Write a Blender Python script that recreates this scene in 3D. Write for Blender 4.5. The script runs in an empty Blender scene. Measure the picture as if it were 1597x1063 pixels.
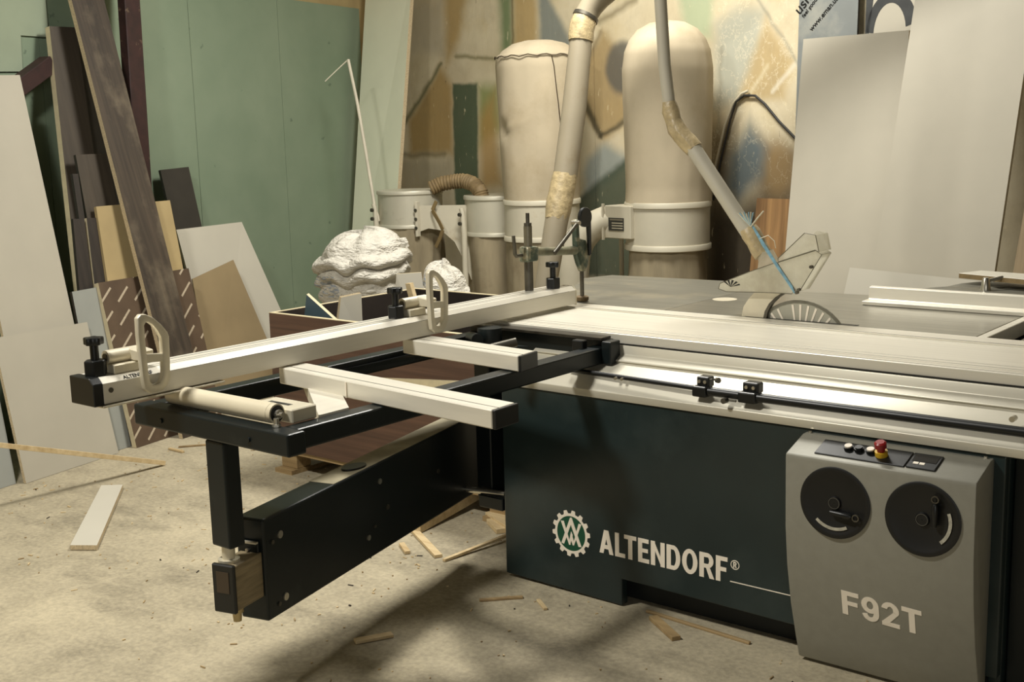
import bpy, bmesh, math, random
from math import sin, cos, pi, radians, atan2
from mathutils import Vector as V, Matrix, noise

random.seed(7)
C = bpy.context.scene.collection
SC = bpy.context.scene

# ------------------------------------------------------------------ camera
yaw, pit, rol = -0.686, 0.1722, -0.0263
Rz = Matrix(((cos(yaw), -sin(yaw), 0), (sin(yaw), cos(yaw), 0), (0, 0, 1)))
R1 = Matrix(((1, 0, 0), (0, cos(pit), -sin(pit)), (0, sin(pit), cos(pit))))
R2 = Matrix(((cos(rol), -sin(rol), 0), (sin(rol), cos(rol), 0), (0, 0, 1)))
BM = Matrix(((1, 0, 0), (0, 0, -1), (0, 1, 0)))
RR = R2 @ R1 @ BM @ Rz
cam_d = bpy.data.cameras.new('camera')
cam = bpy.data.objects.new('camera', cam_d)
C.objects.link(cam)
rt, dn, fw = RR[0], RR[1], RR[2]
cam.matrix_world = Matrix(((rt[0], -dn[0], -fw[0], 0), (rt[1], -dn[1], -fw[1], 0), (rt[2], -dn[2], -fw[2], 1.6), (0, 0, 0, 1)))
cam_d.sensor_width = 36.0
cam_d.lens = 36.0 * 1889 / 1597
cam_d.clip_start = 0.05
SC.camera = cam

# ------------------------------------------------------------------ light
w = bpy.data.worlds.new('world'); SC.world = w; w.use_nodes = True
w.node_tree.nodes['Background'].inputs[0].default_value = (0.9, 0.95, 0.85, 1)
w.node_tree.nodes['Background'].inputs[1].default_value = 0.10
def area(name, loc, target, sx, sy, power, col):
    l = bpy.data.lights.new(name, 'AREA'); l.shape = 'RECTANGLE'; l.size = sx; l.size_y = sy
    l.energy = power; l.color = col
    o = bpy.data.objects.new(name, l); C.objects.link(o); o.location = loc
    d = V(target) - V(loc); o.rotation_euler = d.to_track_quat('-Z', 'Y').to_euler()
    return o
WARM = (1.0, 0.968, 0.89)
area('ceiling_lamp', (-3.55, 4.75, 3.8), (-3.55, 4.85, 0), 1.3, 0.6, 162, WARM)
area('ceiling_lamp', (-3.3, 0.9, 3.75), (-3.2, 1.4, 0), 0.45, 0.30, 145, WARM)
area('front_fill', (2.6, -3.2, 2.0), (-1.6, 3.2, 0.6), 2.2, 1.8, 62, (1.0, 0.98, 0.92))  # unseen fill added behind the camera to brighten upright faces
SC.view_settings.view_transform = 'Standard'
SC.view_settings.look = 'None'
SC.view_settings.gamma = 1.0
SC.view_settings.use_curve_mapping = False
SC.view_settings.exposure = 0.0

# ------------------------------------------------------------------ materials
def lin(c):
    return tuple((x / 255 / 12.92) if x / 255 <= 0.04045 else ((x / 255 + 0.055) / 1.055) ** 2.4 for x in c) + (1.0,)
MATS = {}
class NT:
    def __init__(s, name):
        s.m = bpy.data.materials.new(name); s.m.use_nodes = True
        s.t = s.m.node_tree; s.b = s.t.nodes['Principled BSDF']
        s.tc = s.t.nodes.new('ShaderNodeTexCoord')
    def n(s, typ, **k):
        o = s.t.nodes.new(typ)
        for a, v in k.items(): setattr(o, a, v)
        return o
    def l(s, a, b): s.t.links.new(a, b)
    def mapped(s, scale, rot=(0, 0, 0)):
        m = s.n('ShaderNodeMapping'); m.inputs['Scale'].default_value = scale; m.inputs['Rotation'].default_value = rot
        s.l(s.tc.outputs['Object'], m.inputs['Vector']); return m.outputs[0]
    def noise(s, vec, scale, detail=5, rough=0.55):
        x = s.n('ShaderNodeTexNoise'); x.inputs['Scale'].default_value = scale; x.inputs['Detail'].default_value = detail
        x.inputs['Roughness'].default_value = rough; s.l(vec, x.inputs['Vector']); return x.outputs['Fac']
    def ramp(s, fac, stops):
        r = s.n('ShaderNodeValToRGB'); e = r.color_ramp.elements
        while len(e) < len(stops): e.new(0.5)
        for q, (p, c) in zip(e, stops): q.position = p; q.color = c if len(c) == 4 else c + (1,)
        s.l(fac, r.inputs[0]); return r.outputs[0]
    def mix(s, fac, a, b, mode='MIX'):
        m = s.n('ShaderNodeMix', data_type='RGBA', blend_type=mode)
        for sock, val in ((m.inputs[0], fac), (m.inputs[6], a), (m.inputs[7], b)):
            if hasattr(val, 'links'): s.l(val, sock)
            else: sock.default_value = val
        return m.outputs[2]
    def math(s, op, a, b=None, c=None):
        m = s.n('ShaderNodeMath', operation=op)
        for i, val in enumerate((a, b, c)):
            if val is None: continue
            if hasattr(val, 'links'): s.l(val, m.inputs[i])
            else: m.inputs[i].default_value = val
        return m.outputs[0]
    def bump(s, h, strength, dist=0.01):
        b = s.n('ShaderNodeBump'); b.inputs['Strength'].default_value = strength; b.inputs['Distance'].default_value = dist
        s.l(h, b.inputs['Height']); s.l(b.outputs[0], s.b.inputs['Normal'])

def mat(name, col, rough=0.6, metal=0.0, var=0.12, scale=6.0, stretch=(1, 1, 1), bump=0.0, spec=0.5, dirt=None, dscale=3.0, dlo=0.5, dhi=0.75, rvar=0.0):
    if name in MATS: return MATS[name]
    N = NT(name); c = lin(col)
    v = N.mapped(stretch); f = N.noise(v, scale)
    lo = tuple(x * (1 - var * 1.6) for x in c[:3]) + (1,); hi = tuple(min(1, x * (1 + var * 1.2)) for x in c[:3]) + (1,)
    out = N.ramp(f, [(0.25, lo), (0.75, hi)])
    if dirt:
        f2 = N.noise(N.mapped((1, 1, 1)), dscale, 8, 0.65)
        out = N.mix(N.ramp(f2, [(dlo, (0, 0, 0)), (dhi, (1, 1, 1))]), out, lin(dirt))
    N.l(out, N.b.inputs['Base Color'])
    N.b.inputs['Roughness'].default_value = rough; N.b.inputs['Metallic'].default_value = metal
    N.b.inputs['Specular IOR Level'].default_value = spec
    if rvar:
        r = N.math('MULTIPLY_ADD', N.noise(v, scale * 2.3), rvar, rough - rvar / 2); N.l(r, N.b.inputs['Roughness'])
    if bump: N.bump(f, bump)
    MATS[name] = N.m; return N.m

def wood(name, dark, light, axis=2, fine=38, rough=0.55, band=5.0, bump=0.15, dust=0.0):
    if name in MATS: return MATS[name]
    N = NT(name); st = [fine, fine, fine]; st[axis] = 1.4
    v = N.mapped(tuple(st)); f = N.noise(v, 1.0, 8, 0.6)
    st2 = [band, band, band]; st2[axis] = 0.35
    g = N.noise(N.mapped(tuple(st2)), 1.0, 3)
    h = N.math('ADD', N.math('MULTIPLY', f, 0.65), N.math('MULTIPLY', g, 0.35))
    out = N.ramp(h, [(0.32, lin(dark)), (0.5, tuple((a + b) / 2 for a, b in zip(lin(dark), lin(light)))), (0.68, lin(light))])
    if dust:
        d = N.noise(N.mapped((4, 4, 3)), 1.0, 6, 0.6)
        out = N.mix(N.math('MULTIPLY', N.ramp(d, [(0.5, (0, 0, 0)), (0.72, (1, 1, 1))]), dust), out, lin((150, 136, 112)))
    N.l(out, N.b.inputs['Base Color']); N.b.inputs['Roughness'].default_value = rough
    if bump: N.bump(f, bump, 0.003)
    MATS[name] = N.m; return N.m

M_white = mat('laminate_white', (196, 191, 176), 0.5, var=0.03, scale=3)
M_white2 = mat('laminate_cream', (176, 170, 154), 0.55, var=0.04, scale=3)
M_grayboard = mat('laminate_gray', (150, 152, 145), 0.5, var=0.06, scale=2)
M_chip = mat('chipboard_edge', (196, 178, 144), 0.85, var=0.22, scale=160, bump=0.3)
M_paleedge = mat('pale_edge_band', (205, 192, 158), 0.7, var=0.08, scale=20)
M_mdf = mat('mdf_tan', (168, 148, 106), 0.75, var=0.08, scale=4)
M_kraft = mat('hardboard_brown', (146, 128, 96), 0.6, var=0.1, scale=3)
M_plank = wood('walnut_plank', (34, 28, 23), (78, 66, 53), 2, dust=0.4)
M_brownlam = wood('brown_laminate', (56, 49, 41), (80, 71, 59), 2, fine=20)
M_darkwood = wood('wenge_board', (26, 22, 20), (52, 44, 38), 2)
M_darkbrown = mat('dark_brown_laminate', (46, 42, 36), 0.55, var=0.12, scale=8)
M_binwood = wood('walnut_bin', (62, 44, 36), (106, 78, 62), 0, fine=45)
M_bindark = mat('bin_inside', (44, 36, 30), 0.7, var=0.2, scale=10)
M_redsteel = mat('red_primer_steel', (48, 24, 22), 0.6, var=0.3, scale=14, dirt=(150, 128, 100), dscale=9, dlo=0.63, dhi=0.76)
M_oak = wood('striped_oak', (84, 58, 34), (170, 132, 86), 2, fine=26, band=14)
M_ashwood = wood('gray_oak', (126, 108, 80), (168, 150, 118), 2, fine=30, band=9)
M_pine = wood('raw_pine', (178, 152, 108), (222, 202, 160), 0, fine=30)
M_dirtypine = wood('old_pallet_wood', (120, 98, 66), (182, 156, 112), 0, fine=30)
M_alu = mat('anodised_aluminium', (226, 221, 206), 0.36, 0.3, var=0.05, scale=4, stretch=(0.4, 8, 8), rvar=0.08)
M_aluY = mat('aluminium_profile', (224, 219, 205), 0.36, 0.3, var=0.05, scale=4, stretch=(8, 0.4, 8), rvar=0.08)
M_cast = mat('cast_aluminium', (214, 206, 184), 0.42, 0.35, var=0.06, scale=12)
M_fascia = mat('silver_sheet', (212, 207, 190), 0.42, 0.35, var=0.05, scale=2)
M_table = mat('machined_cast_iron', (160, 157, 145), 0.30, 0.75, var=0.2, scale=3, stretch=(0.6, 26, 1), rvar=0.12)
M_table2 = mat('dusty_gray_table', (122, 120, 109), 0.42, 0.45, var=0.14, scale=3, stretch=(0.6, 14, 1), dirt=(150, 142, 122), dscale=4)
M_black = mat('black_paint', (18, 25, 26), 0.36, var=0.14, scale=3, spec=0.35, dirt=(48, 54, 52), dscale=5, dlo=0.62, dhi=0.85, rvar=0.12)
M_cab = mat('cabinet_green_black', (33, 45, 45), 0.30, var=0.16, scale=2.2, dirt=(56, 66, 64), dscale=3, dlo=0.5, dhi=0.85, rvar=0.1)
M_cab_in = mat('cabinet_inner_steel', (24, 28, 27), 0.6)  # even near-black steel for plinth and inner frames
M_plastic = mat('black_plastic', (15, 17, 17), 0.38, var=0.1)
M_grey = mat('control_panel_gray', (143, 141, 129), 0.5, 0.15, var=0.04, scale=30)
M_steel = mat('bright_steel', (205, 200, 186), 0.28, 0.9, var=0.08, scale=20)
M_dsteel = mat('dull_steel', (96, 92, 82), 0.42, 0.7, var=0.25, scale=18)
M_green = mat('worn_green_enamel', (84, 98, 84), 0.4, 0.3, var=0.3, scale=24, dirt=(168, 160, 134), dscale=24, dlo=0.46, dhi=0.62)
M_print = mat('white_print', (240, 230, 212), 0.55, var=0.04)
M_dgreen = mat('logo_green', (14, 74, 50), 0.5, var=0.05)
M_red = mat('red_button', (140, 28, 28), 0.35, var=0.05)
M_yellow = mat('yellow_collar', (205, 165, 40), 0.45, var=0.05)
M_bag = mat('filter_cloth', (186, 173, 147), 0.9, var=0.07, scale=4, dirt=(164, 148, 118), dscale=2.5, dlo=0.5, dhi=0.8, bump=0.06)
M_lowbag = mat('dirty_sack_cloth', (150, 138, 112), 0.92, var=0.14, scale=5, stretch=(3, 3, 0.6), dirt=(112, 96, 70), dscale=3, dlo=0.5, dhi=0.8)
M_duct = mat('cream_sheet_metal', (200, 193, 172), 0.5, 0.05, var=0.05, scale=5, dirt=(164, 142, 104), dscale=5, dlo=0.62, dhi=0.85)
M_graymetal = mat('galvanised_ring', (200, 195, 176), 0.45, 0.25, var=0.06, scale=5, dirt=(150, 142, 118), dscale=4, dlo=0.6, dhi=0.85)
M_pipe2 = mat('slim_gray_pipe', (182, 176, 158), 0.5, var=0.05, scale=4)
M_pipe = mat('gray_pipe', (146, 136, 114), 0.6, var=0.06, scale=4, dirt=(132, 118, 92), dscale=6, dlo=0.58, dhi=0.8)
M_tape = mat('packing_tape', (178, 160, 122), 0.4, var=0.2, scale=30, bump=0.6)
M_hose = mat('ribbed_hose', (132, 112, 78), 0.7, var=0.2, scale=18)
M_sack = mat('woven_sack', (206, 202, 190), 0.7, var=0.06, scale=12, bump=0.12)
M_cable = mat('white_cable', (200, 192, 168), 0.5, var=0.05)
M_bcable = mat('dark_cable', (40, 38, 34), 0.6)
M_twine = mat('blue_twine', (128, 168, 184), 0.8, var=0.2, scale=60)
M_bluegray = mat('blue_gray_laminate', (72, 92, 100), 0.5, var=0.06)
M_poster = mat('poster_gray', (120, 124, 122), 0.5, var=0.08, scale=5, dirt=(150, 150, 140), dscale=4)
M_wire = mat('white_rod', (214, 206, 186), 0.5)

def brown_pattern():
    N = NT('printed_brown_board')
    # rows of short pale slanted dashes
    v = N.mapped((1, 1, 1)); sep = N.n('ShaderNodeSeparateXYZ'); N.l(v, sep.inputs[0])
    x, z = sep.outputs[0], sep.outputs[2]
    a = N.math('ADD', N.math('MULTIPLY', x, 0.78), N.math('MULTIPLY', z, 0.62))   # along dash
    b = N.math('SUBTRACT', N.math('MULTIPLY', z, 0.78), N.math('MULTIPLY', x, 0.62))
    row = N.math('FLOOR', N.math('MULTIPLY', b, 12.5))
    fb = N.math('FRACT', N.math('MULTIPLY', b, 12.5))
    fa = N.math('FRACT', N.math('ADD', N.math('MULTIPLY', a, 5.4), N.math('MULTIPLY', row, 0.47)))
    m = N.math('MULTIPLY', N.math('LESS_THAN', fa, 0.62), N.math('LESS_THAN', N.math('ABSOLUTE', N.math('SUBTRACT', fb, 0.5)), 0.075))
    st = N.noise(N.mapped((120, 120, 120)), 1.0)
    m = N.math('MULTIPLY', m, N.math('MULTIPLY_ADD', st, 0.9, 0.25))
    base = N.ramp(N.noise(v, 5), [(0.3, lin((76, 60, 46))), (0.7, lin((96, 78, 60)))])
    N.l(N.mix(m, base, lin((205, 190, 165))), N.b.inputs['Base Color']); N.b.inputs['Roughness'].default_value = 0.55
    return N.m
M_pattern = brown_pattern()

def glassy():
    N = NT('clear_acrylic')
    f = N.noise(N.mapped((1, 1, 1)), 22, 6)
    N.l(N.ramp(f, [(0.3, lin((206, 202, 184))), (0.75, lin((226, 222, 206)))]), N.b.inputs['Base Color'])
    N.l(N.math('MULTIPLY_ADD', f, 0.5, 0.22), N.b.inputs['Alpha']); N.b.inputs['Roughness'].default_value = 0.18
    tr = N.n('ShaderNodeBsdfTranslucent'); tr.inputs[0].default_value = lin((226, 222, 206))
    tp = N.n('ShaderNodeBsdfTransparent'); m1 = N.n('ShaderNodeMixShader'); m1.inputs[0].default_value = 0.4
    N.l(tr.outputs[0], m1.inputs[1]); N.l(tp.outputs[0], m1.inputs[2])
    m2 = N.n('ShaderNodeMixShader'); m2.inputs[0].default_value = 0.45
    out = N.t.nodes['Material Output']; N.l(N.b.outputs[0], m2.inputs[1]); N.l(m1.outputs[0], m2.inputs[2]); N.l(m2.outputs[0], out.inputs['Surface'])
    return N.m
M_acryl = glassy()

def floor_mat():
    N = NT('dusty_concrete'); v = N.mapped((1, 1, 1))
    f1 = N.noise(v, 1.1, 6, 0.6); f2 = N.noise(v, 5.5, 8, 0.7); f3 = N.noise(v, 55, 4, 0.6)
    base = N.ramp(f1, [(0.3, lin((126, 119, 100))), (0.5, lin((164, 155, 132))), (0.7, lin((193, 182, 154)))])
    base = N.mix(0.45, base, N.ramp(f2, [(0.3, lin((130, 122, 102))), (0.55, lin((182, 171, 145))), (0.8, lin((207, 194, 162)))]))
    # scuffed darker patches of bare cement
    f4 = N.noise(N.mapped((0.9, 1.6, 1)), 1.6, 9, 0.7)
    base = N.mix(N.math('MULTIPLY', N.ramp(f4, [(0.52, (0, 0, 0)), (0.66, (1, 1, 1))]), 0.6), base, lin((104, 98, 82)))
    base = N.mix(0.18, base, N.ramp(f3, [(0.35, lin((90, 80, 62))), (0.65, lin((216, 200, 164)))]))
    N.l(base, N.b.inputs['Base Color']); N.b.inputs['Roughness'].default_value = 0.9
    N.bump(N.math('ADD', f2, N.math('MULTIPLY', f3, 0.5)), 0.35, 0.012)
    return N.m
M_floor = floor_mat()

def green_mat():
    N = NT('green_drywall'); v = N.mapped((1, 1, 1))
    base = N.ramp(N.noise(v, 1.3, 5), [(0.3, lin((120, 137, 114))), (0.7, lin((138, 152, 129)))])
    base = N.mix(N.ramp(N.noise(v, 9, 3), [(0.70, (0, 0, 0)), (0.73, (1, 1, 1))]), base, lin((104, 120, 100)))
    N.l(base, N.b.inputs['Base Color']); N.b.inputs['Roughness'].default_value = 0.8
    return N.m
M_greenwall = green_mat()
M_palegreen = mat('pale_green_board', (226, 227, 202), 0.7, var=0.05, scale=2)
M_plaster = mat('old_plaster', (176, 156, 112), 0.85, var=0.15, scale=3)
M_outer = mat('dark_plaster', (112, 104, 86), 0.9, var=0.1)  # darker plaster on the unseen walls, lowers bounced light
M_ceil = mat('ceiling_concrete', (96, 92, 82), 0.9, var=0.1)

# wall painting: soft sprayed shapes and one patch of painted-in shade in the wall's own coordinates (s along the wall, z up)
def graffiti():
    N = NT('sprayed_wall'); sep0 = N.mapped((1, 1, 1))
    nz = N.n('ShaderNodeTexNoise'); nz.inputs['Scale'].default_value = 7; nz.inputs['Detail'].default_value = 5
    N.l(sep0, nz.inputs['Vector'])
    sub = N.n('ShaderNodeVectorMath', operation='SUBTRACT'); N.l(nz.outputs['Color'], sub.inputs[0]); sub.inputs[1].default_value = (0.5, 0.5, 0.5)
    sc = N.n('ShaderNodeVectorMath', operation='SCALE'); N.l(sub.outputs[0], sc.inputs[0]); sc.inputs['Scale'].default_value = 0.05
    ad = N.n('ShaderNodeVectorMath', operation='ADD'); N.l(sep0, ad.inputs[0]); N.l(sc.outputs[0], ad.inputs[1])
    sep = N.n('ShaderNodeSeparateXYZ'); N.l(ad.outputs[0], sep.inputs[0]); s_, z_ = sep.outputs[0], sep.outputs[2]
    f = N.noise(sep0, 2.2, 6)
    col = N.ramp(f, [(0.3, lin((188, 174, 142))), (0.55, lin((208, 196, 166))), (0.75, lin((196, 178, 136)))])
    def apply(mask, c, op):
        nonlocal col
        col = N.mix(N.math('MULTIPLY', mask, op), col, lin(c))
    def smooth(d, soft):
        mr = N.n('ShaderNodeMapRange', interpolation_type='SMOOTHSTEP')
        N.l(d, mr.inputs[0]); mr.inputs[1].default_value = soft; mr.inputs[2].default_value = -soft
        mr.inputs[3].default_value = 0; mr.inputs[4].default_value = 1
        return mr.outputs[0]
    def poly(pts, c, soft=0.04, op=0.85):
        a = sum(pts[i][0] * pts[(i + 1) % len(pts)][1] - pts[(i + 1) % len(pts)][0] * pts[i][1] for i in range(len(pts)))
        if a < 0: pts = pts[::-1]
        d = None
        for i in range(len(pts)):
            (x0, y0), (x1, y1) = pts[i], pts[(i + 1) % len(pts)]
            L = math.hypot(x1 - x0, y1 - y0); nx, ny = (y1 - y0) / L, -(x1 - x0) / L
            e = N.math('MULTIPLY_ADD', s_, nx, N.math('MULTIPLY_ADD', z_, ny, -(nx * x0 + ny * y0)))
            d = e if d is None else N.math('MAXIMUM', d, e)
        apply(smooth(d, soft), c, op)
    def ell(cx, cz, rx, rz, c, soft=0.2, op=0.9):
        dx = N.math('MULTIPLY_ADD', s_, 1 / rx, -cx / rx); dz = N.math('MULTIPLY_ADD', z_, 1 / rz, -cz / rz)
        d = N.math('SUBTRACT', N.math('SQRT', N.math('ADD', N.math('MULTIPLY', dx, dx), N.math('MULTIPLY', dz, dz))), 1.0)
        apply(smooth(d, soft), c, op)
    def line(p, q, wd, c, soft=0.015, op=0.85):
        (x0, y0), (x1, y1) = p, q; L = math.hypot(x1 - x0, y1 - y0); ux, uy = (x1 - x0) / L, (y1 - y0) / L
        t = N.math('MULTIPLY_ADD', s_, ux, N.math('MULTIPLY_ADD', z_, uy, -(ux * x0 + uy * y0)))
        nn = N.math('ABSOLUTE', N.math('MULTIPLY_ADD', s_, -uy, N.math('MULTIPLY_ADD', z_, ux, uy * x0 - ux * y0)))
        ov = N.math('MAXIMUM', N.math('MAXIMUM', N.math('MULTIPLY', t, -1), N.math('SUBTRACT', t, L)), 0.0)
        d = N.math('SUBTRACT', N.math('ADD', nn, ov), wd)
        apply(smooth(d, soft), c, op)
    poly([(0.28, 2.62), (0.72, 2.58), (0.70, 2.18), (0.28, 2.2)], (168, 158, 136), 0.08, 0.7)
    poly([(0.735, 2.7), (1.05, 2.7), (0.90, 2.28), (0.74, 2.10)], (168, 138, 78), 0.07, 0.8)
    poly([(0.22, 1.70), (0.66, 2.10), (0.80, 1.93), (0.78, 1.43), (0.22, 1.43)], (160, 130, 72), 0.06, 0.85)
    poly([(0.05, 1.40), (0.78, 1.40), (0.78, 0.9), (0.05, 0.9)], (150, 138, 112), 0.08, 0.6)
    poly([(1.10, 1.93), (1.34, 1.93), (1.34, 1.60), (1.10, 1.5)], (126, 136, 74), 0.07, 0.85)
    poly([(1.11, 1.70), (1.28, 1.86), (1.34, 1.2), (1.09, 1.15)], (172, 136, 76), 0.08, 0.8)
    poly([(0.80, 1.95), (1.09, 1.945), (1.065, 0.9), (0.78, 0.9)], (62, 80, 56), 0.018, 0.93)
    poly([(1.36, 2.7), (1.515, 2.7), (1.505, 2.1), (1.38, 2.1)], (88, 112, 68), 0.06, 0.85)
    line((1.51, 2.7), (1.505, 2.05), 0.008, (40, 52, 36))
    poly([(1.525, 2.7), (1.76, 2.7), (1.76, 2.0), (1.51, 2.0)], (170, 140, 80), 0.05, 0.75)
    poly([(1.79, 2.60), (1.86, 2.52), (2.10, 2.18), (2.0, 1.98), (1.78, 2.0)], (112, 120, 116), 0.04, 0.85)
    line((0.10, 1.61), (0.67, 2.11), 0.016, (66, 76, 38), 0.02, 0.75)
    line((0.85, 2.158), (1.33, 2.10), 0.012, (96, 92, 44), 0.02, 0.75)
    line((0.10, 1.424), (0.68, 1.433), 0.015, (84, 78, 44), 0.03, 0.6)
    # middle, between the two filter bags
    poly([(2.24, 2.05), (2.40, 2.22), (2.62, 2.02), (2.62, 1.66), (2.40, 1.50), (2.20, 1.72)], (160, 136, 90), 0.05, 0.85)
    ell(2.57, 1.98, 0.15, 0.17, (92, 90, 82), 0.2, 0.9)
    poly([(2.30, 1.54), (2.40, 1.50), (2.64, 1.66), (2.64, 1.38), (2.2, 1.12), (2.2, 1.3)], (126, 140, 140), 0.05, 0.75)
    poly([(2.10, 1.11), (2.64, 1.43), (2.64, 0.6), (2.10, 0.6)], (56, 70, 52), 0.03, 0.9)
    line((2.17, 1.84), (2.37, 1.55), 0.026, (70, 64, 44), 0.02, 0.85)
    line((2.37, 1.55), (2.60, 1.64), 0.018, (70, 64, 44), 0.02, 0.8)
    line((2.36, 2.28), (2.70, 2.40), 0.02, (110, 98, 68), 0.03, 0.7)
    line((2.22, 1.98), (2.38, 2.22), 0.015, (110, 92, 56), 0.03, 0.7)
    # right, behind the raised cable
    poly([(3.05, 2.4), (3.33, 2.4), (3.30, 2.12), (3.10, 2.15)], (158, 172, 138), 0.05, 0.8)
    poly([(3.34, 2.18), (3.50, 2.27), (3.69, 2.24), (3.66, 1.95), (3.50, 1.72), (3.33, 1.70)], (168, 170, 156), 0.07, 0.85)
    poly([(3.70, 2.2), (3.90, 1.94), (3.84, 1.74), (3.50, 1.73), (3.60, 1.95)], (176, 152, 104), 0.05, 0.8)
    poly([(3.28, 1.55), (3.48, 1.60), (3.44, 0.5), (3.28, 0.5)], (86, 68, 42), 0.10, 0.8)
    poly([(3.66, 1.52), (3.96, 1.46), (3.96, 0.5), (3.60, 0.5)], (96, 74, 42), 0.10, 0.8)
    ell(3.80, 1.33, 0.10, 0.16, (160, 132, 86), 0.5, 0.6)
    poly([(3.46, 1.42), (3.60, 1.60), (3.71, 1.46), (3.69, 1.31), (3.51, 1.14), (3.42, 1.22)], (92, 108, 114), 0.07, 0.9)
    poly([(3.25, 1.10), (3.98, 1.16), (3.98, 0.3), (3.25, 0.3)], (52, 42, 30), 0.12, 0.92)  # shade right of the filter bag, put in as dark brown paint
    line((3.76, 1.78), (3.95, 1.95), 0.012, (216, 208, 186), 0.015, 0.8)
    line((3.60, 1.78), (3.72, 1.93), 0.012, (206, 194, 160), 0.015, 0.7)
    line((3.63, 2.33), (3.95, 1.90), 0.008, (140, 138, 122), 0.015, 0.7)
    line((3.385, 2.06), (3.36, 1.55), 0.008, (138, 134, 116), 0.02, 0.6)
    # drips, scratches and flaking
    sq = N.noise(N.mapped((8, 8, 6)), 1.0, 5, 0.6)
    sqm = N.math('MULTIPLY', N.math('LESS_THAN', N.math('ABSOLUTE', N.math('SUBTRACT', sq, 0.5)), 0.008), N.math('GREATER_THAN', s_, 3.3))
    sqm = N.math('MULTIPLY', sqm, N.ramp(N.math('MULTIPLY_ADD', z_, 1.0, -1.0), [(0.1, (0, 0, 0)), (0.6, (1, 1, 1))]))
    col = N.mix(N.math('MULTIPLY', sqm, 0.38), col, lin((222, 212, 184)))
    stn = N.noise(N.mapped((3, 3, 3)), 1.0, 7, 0.7)
    col = N.mix(N.math('MULTIPLY', N.ramp(stn, [(0.5, (0, 0, 0)), (0.7, (1, 1, 1))]), 0.22), col, lin((120, 108, 84)))
    fl = N.noise(N.mapped((26, 26, 9)), 1.0, 5, 0.6)
    col = N.mix(N.math('MULTIPLY', N.ramp(fl, [(0.64, (0, 0, 0)), (0.70, (1, 1, 1))]), 0.55), col, lin((222, 208, 172)))
    fd = N.noise(N.mapped((34, 34, 8)), 1.0, 4, 0.5)
    col = N.mix(N.math('MULTIPLY', N.ramp(fd, [(0.70, (0, 0, 0)), (0.73, (1, 1, 1))]), 0.6), col, lin((64, 52, 36)))
    N.l(col, N.b.inputs['Base Color']); N.b.inputs['Roughness'].default_value = 0.75
    N.bump(fl, 0.25, 0.01)
    return N.m
M_graf = graffiti()

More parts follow.
